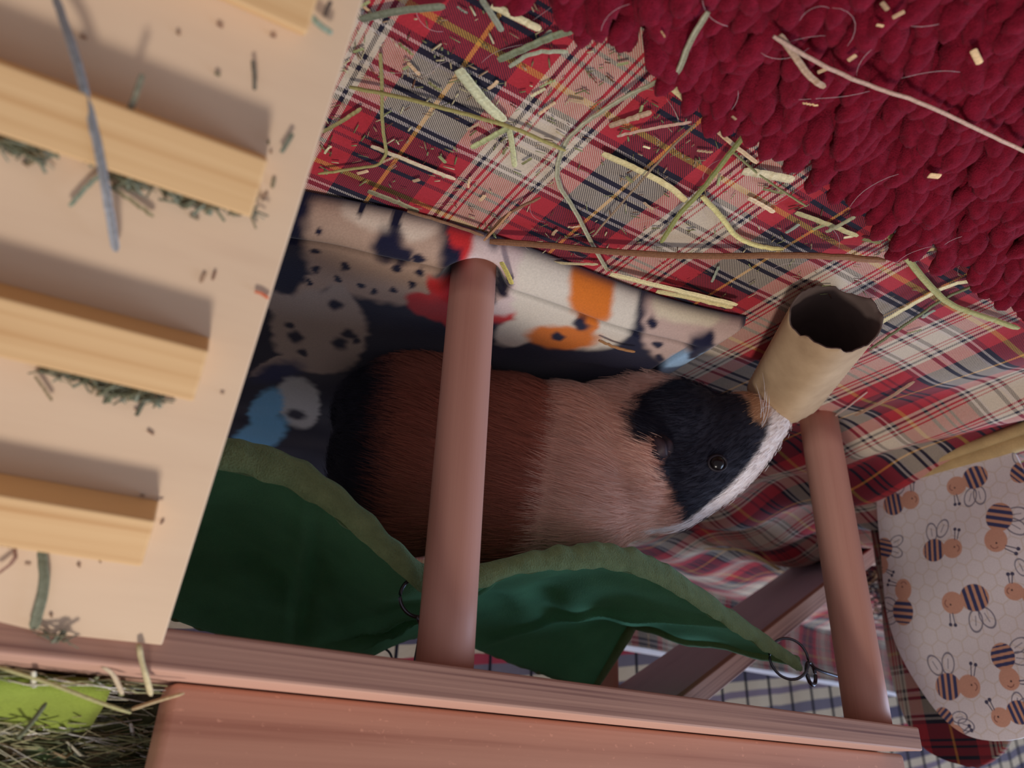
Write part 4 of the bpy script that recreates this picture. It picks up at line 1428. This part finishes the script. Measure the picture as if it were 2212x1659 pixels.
for px, py, a, w, L in ((470, 160, .5, 12, 14), (180, 80, .3, 10, 16), (385, 72, .6, 9, 12), (475, 55, .5, 9, 16), (590, 78, .3, 8, 14), (438, 600, 2, 9, 24), (462, 595, 1.9, 7, 22), (480, 850, .2, 6, 10), (325, 935, .6, 8, 18), (308, 1070, .2, 11, 10), (350, 1128, 2.2, 6, 12), (420, 470, .4, 9, 22), (410, 815, .6, 6, 12), (170, 1222, .9, 8, 10),
                        (345, 1080, 0, 5, 16), (580, 308, 1.4, 6, 10), (585, 328, 1.4, 6, 8), (590, 395, 1.8, 9, 24), (572, 425, 2.2, 8, 20), (293, 885, .6, 5, 10), (60, 1220, .1, 6, 14), (215, 1210, 1.2, 6, 14), (55, 355, .6, 8, 18), (110, 1330, 1, 7, 10)):
    hay([(px - L / 2 * math.cos(a), py - L / 2 * math.sin(a)), (px + L / 2 * math.cos(a), py + L / 2 * math.sin(a))], w * .8, random.choice([(128, 96, 76), (120, 110, 88), (140, 112, 88)]),
        'tiny dark crumb or hay speck stuck on the ramp', plane='ramp', lift=[.0006, .0006], name='hay_fragment', group='crumbs on the ramp', cat='hay piece')
for px, py in ((560, 632), (574, 640)):
    pass
hay([(550, 630), (565, 634), (580, 645)], 9, (196, 96, 60), 'orange food smear near the edge of the ramp', plane='ramp', lift=[.0012] * 3, name='food_smear', cat='food crumb')

# hay dust caught against the rungs
bm_v, bm_f, bm_c = [], [], []


def ramp_clump(x0, y0, x1, y1, n_, spread):
    for k in range(n_):
        s = random.random()
        px = x0 + (x1 - x0) * s + random.gauss(0, 6); py = y0 + (y1 - y0) * s + abs(random.gauss(0, spread))
        p = on_any(px, py, P0 + RN * random.uniform(.001, .004), RN)
        a = random.gauss(0.15, .7); L = random.uniform(.002, .009)
        dv = (E1 * math.cos(a) + RD * math.sin(a) + RN * random.uniform(-.1, .25)) * L / 2
        V_, F_ = blade_arrays([p - dv, p + dv], random.uniform(.0004, .0014), .4, n=4)
        n0 = len(bm_v); bm_v.extend(V_); bm_f.extend([tuple(i + n0 for i in f_) for f_ in F_])
        c = random.choice([(112, 116, 92), (96, 98, 80), (128, 134, 116), (130, 118, 90)]); bm_c.extend([S(*c)[:3]] * len(V_))


ramp_clump(0, 285, 95, 310, 60, 14)
ramp_clump(55, 305, 90, 340, 16, 9)
ramp_clump(190, 330, 540, 448, 150, 7)
ramp_clump(260, 375, 470, 440, 60, 10)
ramp_clump(90, 792, 350, 858, 80, 5)
ramp_clump(220, 835, 350, 862, 50, 6)
ramp_clump(100, 1370, 150, 1376, 14, 5)
m = mesh_py('hay_debris', bm_v, bm_f); set_col(m, np.array(bm_c))
tag(link('hay_debris', m, M_HAY), 'crushed hay caught along the rungs of the ramp', 'hay dust', kind='stuff')

# hay heap and lime fleece on the shelf, left of the wooden hideout


def shelf_pt(px, py, back):
    return on_plane(px, py, ORI + E2 * back, E1)


xl0 = ul - .006
nU2, nV2 = 50, 30
P = np.zeros((nU2, nV2, 3))
for i in range(nU2):
    for j in range(nV2):
        u = i / (nU2 - 1); v_ = j / (nV2 - 1)
        x = xl0 - .012 - .20 * u; y = .035 + .10 * v_
        z = ZT1 + .001 + .013 * math.sin(math.pi * min(1, v_ * 1.3)) ** .7 + .003 * noise.noise((u * 9, v_ * 6, 5)) * (v_ > .05) if v_ * 1.3 < 1 else ZT1 + .001
        P[i, j] = ORI + E1 * x + E2 * y + UP * z
me = grid_mesh('lime_blanket', P)
lb = link('lime_blanket', me, bpy.data.materials['lime_fleece'])
sd = lb.modifiers.new('thick', 'SOLIDIFY'); sd.thickness = .003; sd.offset = 1
tag(lb, 'lime green fleece scrap under the hay on the shelf', 'blanket')
bm_v, bm_f, bm_c = [], [], []
n1, n2 = 60, 30
for i in range(n1):
    for j in range(n2):
        x = ul + .07 - .34 * i / (n1 - 1); y = .058 + .15 * j / (n2 - 1)
        zc = ZT1 + .001 + .052 * min(1, (y - .058) / .05) ** .8 + .010 * noise.noise((x * 60, y * 60, 2))
        if j == 0: zc = ZT1 + .0008
        p = ORI + E1 * x + E2 * y + UP * max(zc, ZT1 + .0008)
        bm_v.append(p); bm_c.append([c_ * random.uniform(.5, 1.0) for c_ in S(118, 120, 86)[:3]])
bm_f += [(i * n2 + j, i * n2 + j + 1, (i + 1) * n2 + j + 1, (i + 1) * n2 + j) for i in range(n1 - 1) for j in range(n2 - 1)]
for k in range(7000):
    u = random.random(); v_ = random.random()
    x = xl0 + .05 - .30 * u; y = .028 + .16 * v_
    zz_ = ZT1 + .003 + (.064 * min(1, max(0, (y - .050) / .06)) ** .9) * random.random() ** .35
    if y < .062 and x > xl0: continue
    if y < .055 and random.random() < .45: continue
    p = ORI + E1 * x + E2 * y + UP * zz_
    a = random.gauss(.1, .6); L = random.uniform(.012, .045)
    dv = (E1 * math.cos(a) + E2 * math.sin(a) + UP * random.gauss(0, .22)) * L / 2
    p2 = p + UP * random.uniform(-.002, .003)
    ends = [p - dv, p2, p + dv]
    if min(e_[2] for e_ in ends) < ZT1 + .0008: continue
    ov = max(np.dot(e_ - ORI, E1) for e_ in ends) - (ul - .001 + (.06 if y > .062 else 0))
    if ov > 0: ends = [e_ - E1 * ov for e_ in ends]
    V_, F_ = blade_arrays(ends, random.uniform(.0006, .0024), .35, n=4)
    n0 = len(bm_v); bm_v += list(V_); bm_f += [tuple(i + n0 for i in f_) for f_ in F_]
    c = random.choice([(176, 178, 134), (146, 150, 110), (222, 218, 194), (200, 194, 150), (128, 136, 100), (228, 226, 220), (156, 136, 104)]); bm_c += [S(*c)[:3]] * len(V_)
m = mesh_py('hay_heap', bm_v, bm_f); set_col(m, np.array(bm_c))
tag(link('hay_heap', m, M_HAY), 'green and straw coloured hay heap on the shelf left of the hideout', 'hay', kind='stuff')


def shelf_hay(pxs, backs, w, c, label):
    pts_ = np.array([shelf_pt(px, py, b) for (px, py), b in zip(pxs, backs)])
    cen_ = pts_.mean(0)
    V_, F_ = blade_arrays(smooth_curve(pts_ - cen_, 12, 2), w * .3 / FPX, .5)
    m = mesh_py('hay_straw', V_, F_); set_col(m, np.tile(np.array(S(*c)[:3]), (len(V_), 1)))
    o_ = link('hay_straw', m, M_HAY); o_.location = tuple(cen_)
    tag(o_, label, 'hay')


shelf_hay([(300, 1392), (304, 1425), (316, 1462), (326, 1502)], [-.006, -.003, -.002, .012], 13, (206, 192, 150), 'pale straw hanging down across the shelf edge below the ramp')
shelf_hay([(222, 1440), (245, 1455), (264, 1500)], [.004, .008, .014], 12, (204, 186, 156), 'curved straw poking from the gap left of the hideout')
shelf_hay([(-5, 1440), (100, 1472), (200, 1512), (282, 1540)], [.02, .022, .024, .026], 15, (176, 172, 120), 'long pale green stalk in front of the lime fleece')
shelf_hay([(285, 1532), (335, 1515), (398, 1497)], [.014, .014, .013], 14, (196, 172, 130), 'tan straw touching the corner of the wooden hideout')
shelf_hay([(38, 1595), (70, 1560), (100, 1518)], [.03, .03, .03], 18, (116, 122, 96), 'grey green leaf standing against the lime fleece')

# hay lump behind, between the far ramp and the fabric house
bm_v, bm_f, bm_c = [], [], []
hc_ = at(1955, 1215, 0.0)
for k in range(500):
    a0 = random.uniform(0, 2 * math.pi); r_ = .045 * math.sqrt(random.random())
    z = .006 + .085 * (1 - (r_ / .045) ** 2) * random.random()
    p = hc_ + np.array([r_ * math.cos(a0), r_ * math.sin(a0) + .03, z])
    dv = np.array([random.gauss(0, 1), random.gauss(0, 1), random.gauss(0, .4)]); dv *= random.uniform(.006, .02) / np.linalg.norm(dv)
    if min((p - dv)[2], (p + dv)[2]) < .002: continue
    V_, F_ = blade_arrays([p - dv, p, p + dv], random.uniform(.001, .004), .4, n=4)
    n0 = len(bm_v); bm_v += list(V_); bm_f += [tuple(i + n0 for i in f_) for f_ in F_]
    c = random.choice([(150, 116, 92), (60, 52, 66), (96, 80, 84), (186, 150, 120), (44, 42, 62)]); bm_c += [S(*c)[:3]] * len(V_)
m = mesh_py('hay_lump', bm_v, bm_f); set_col(m, np.array(bm_c))
tag(link('hay_lump', m, M_HAY), 'dark brown hay lump behind the right dowel beside the fabric house', 'hay', kind='stuff')
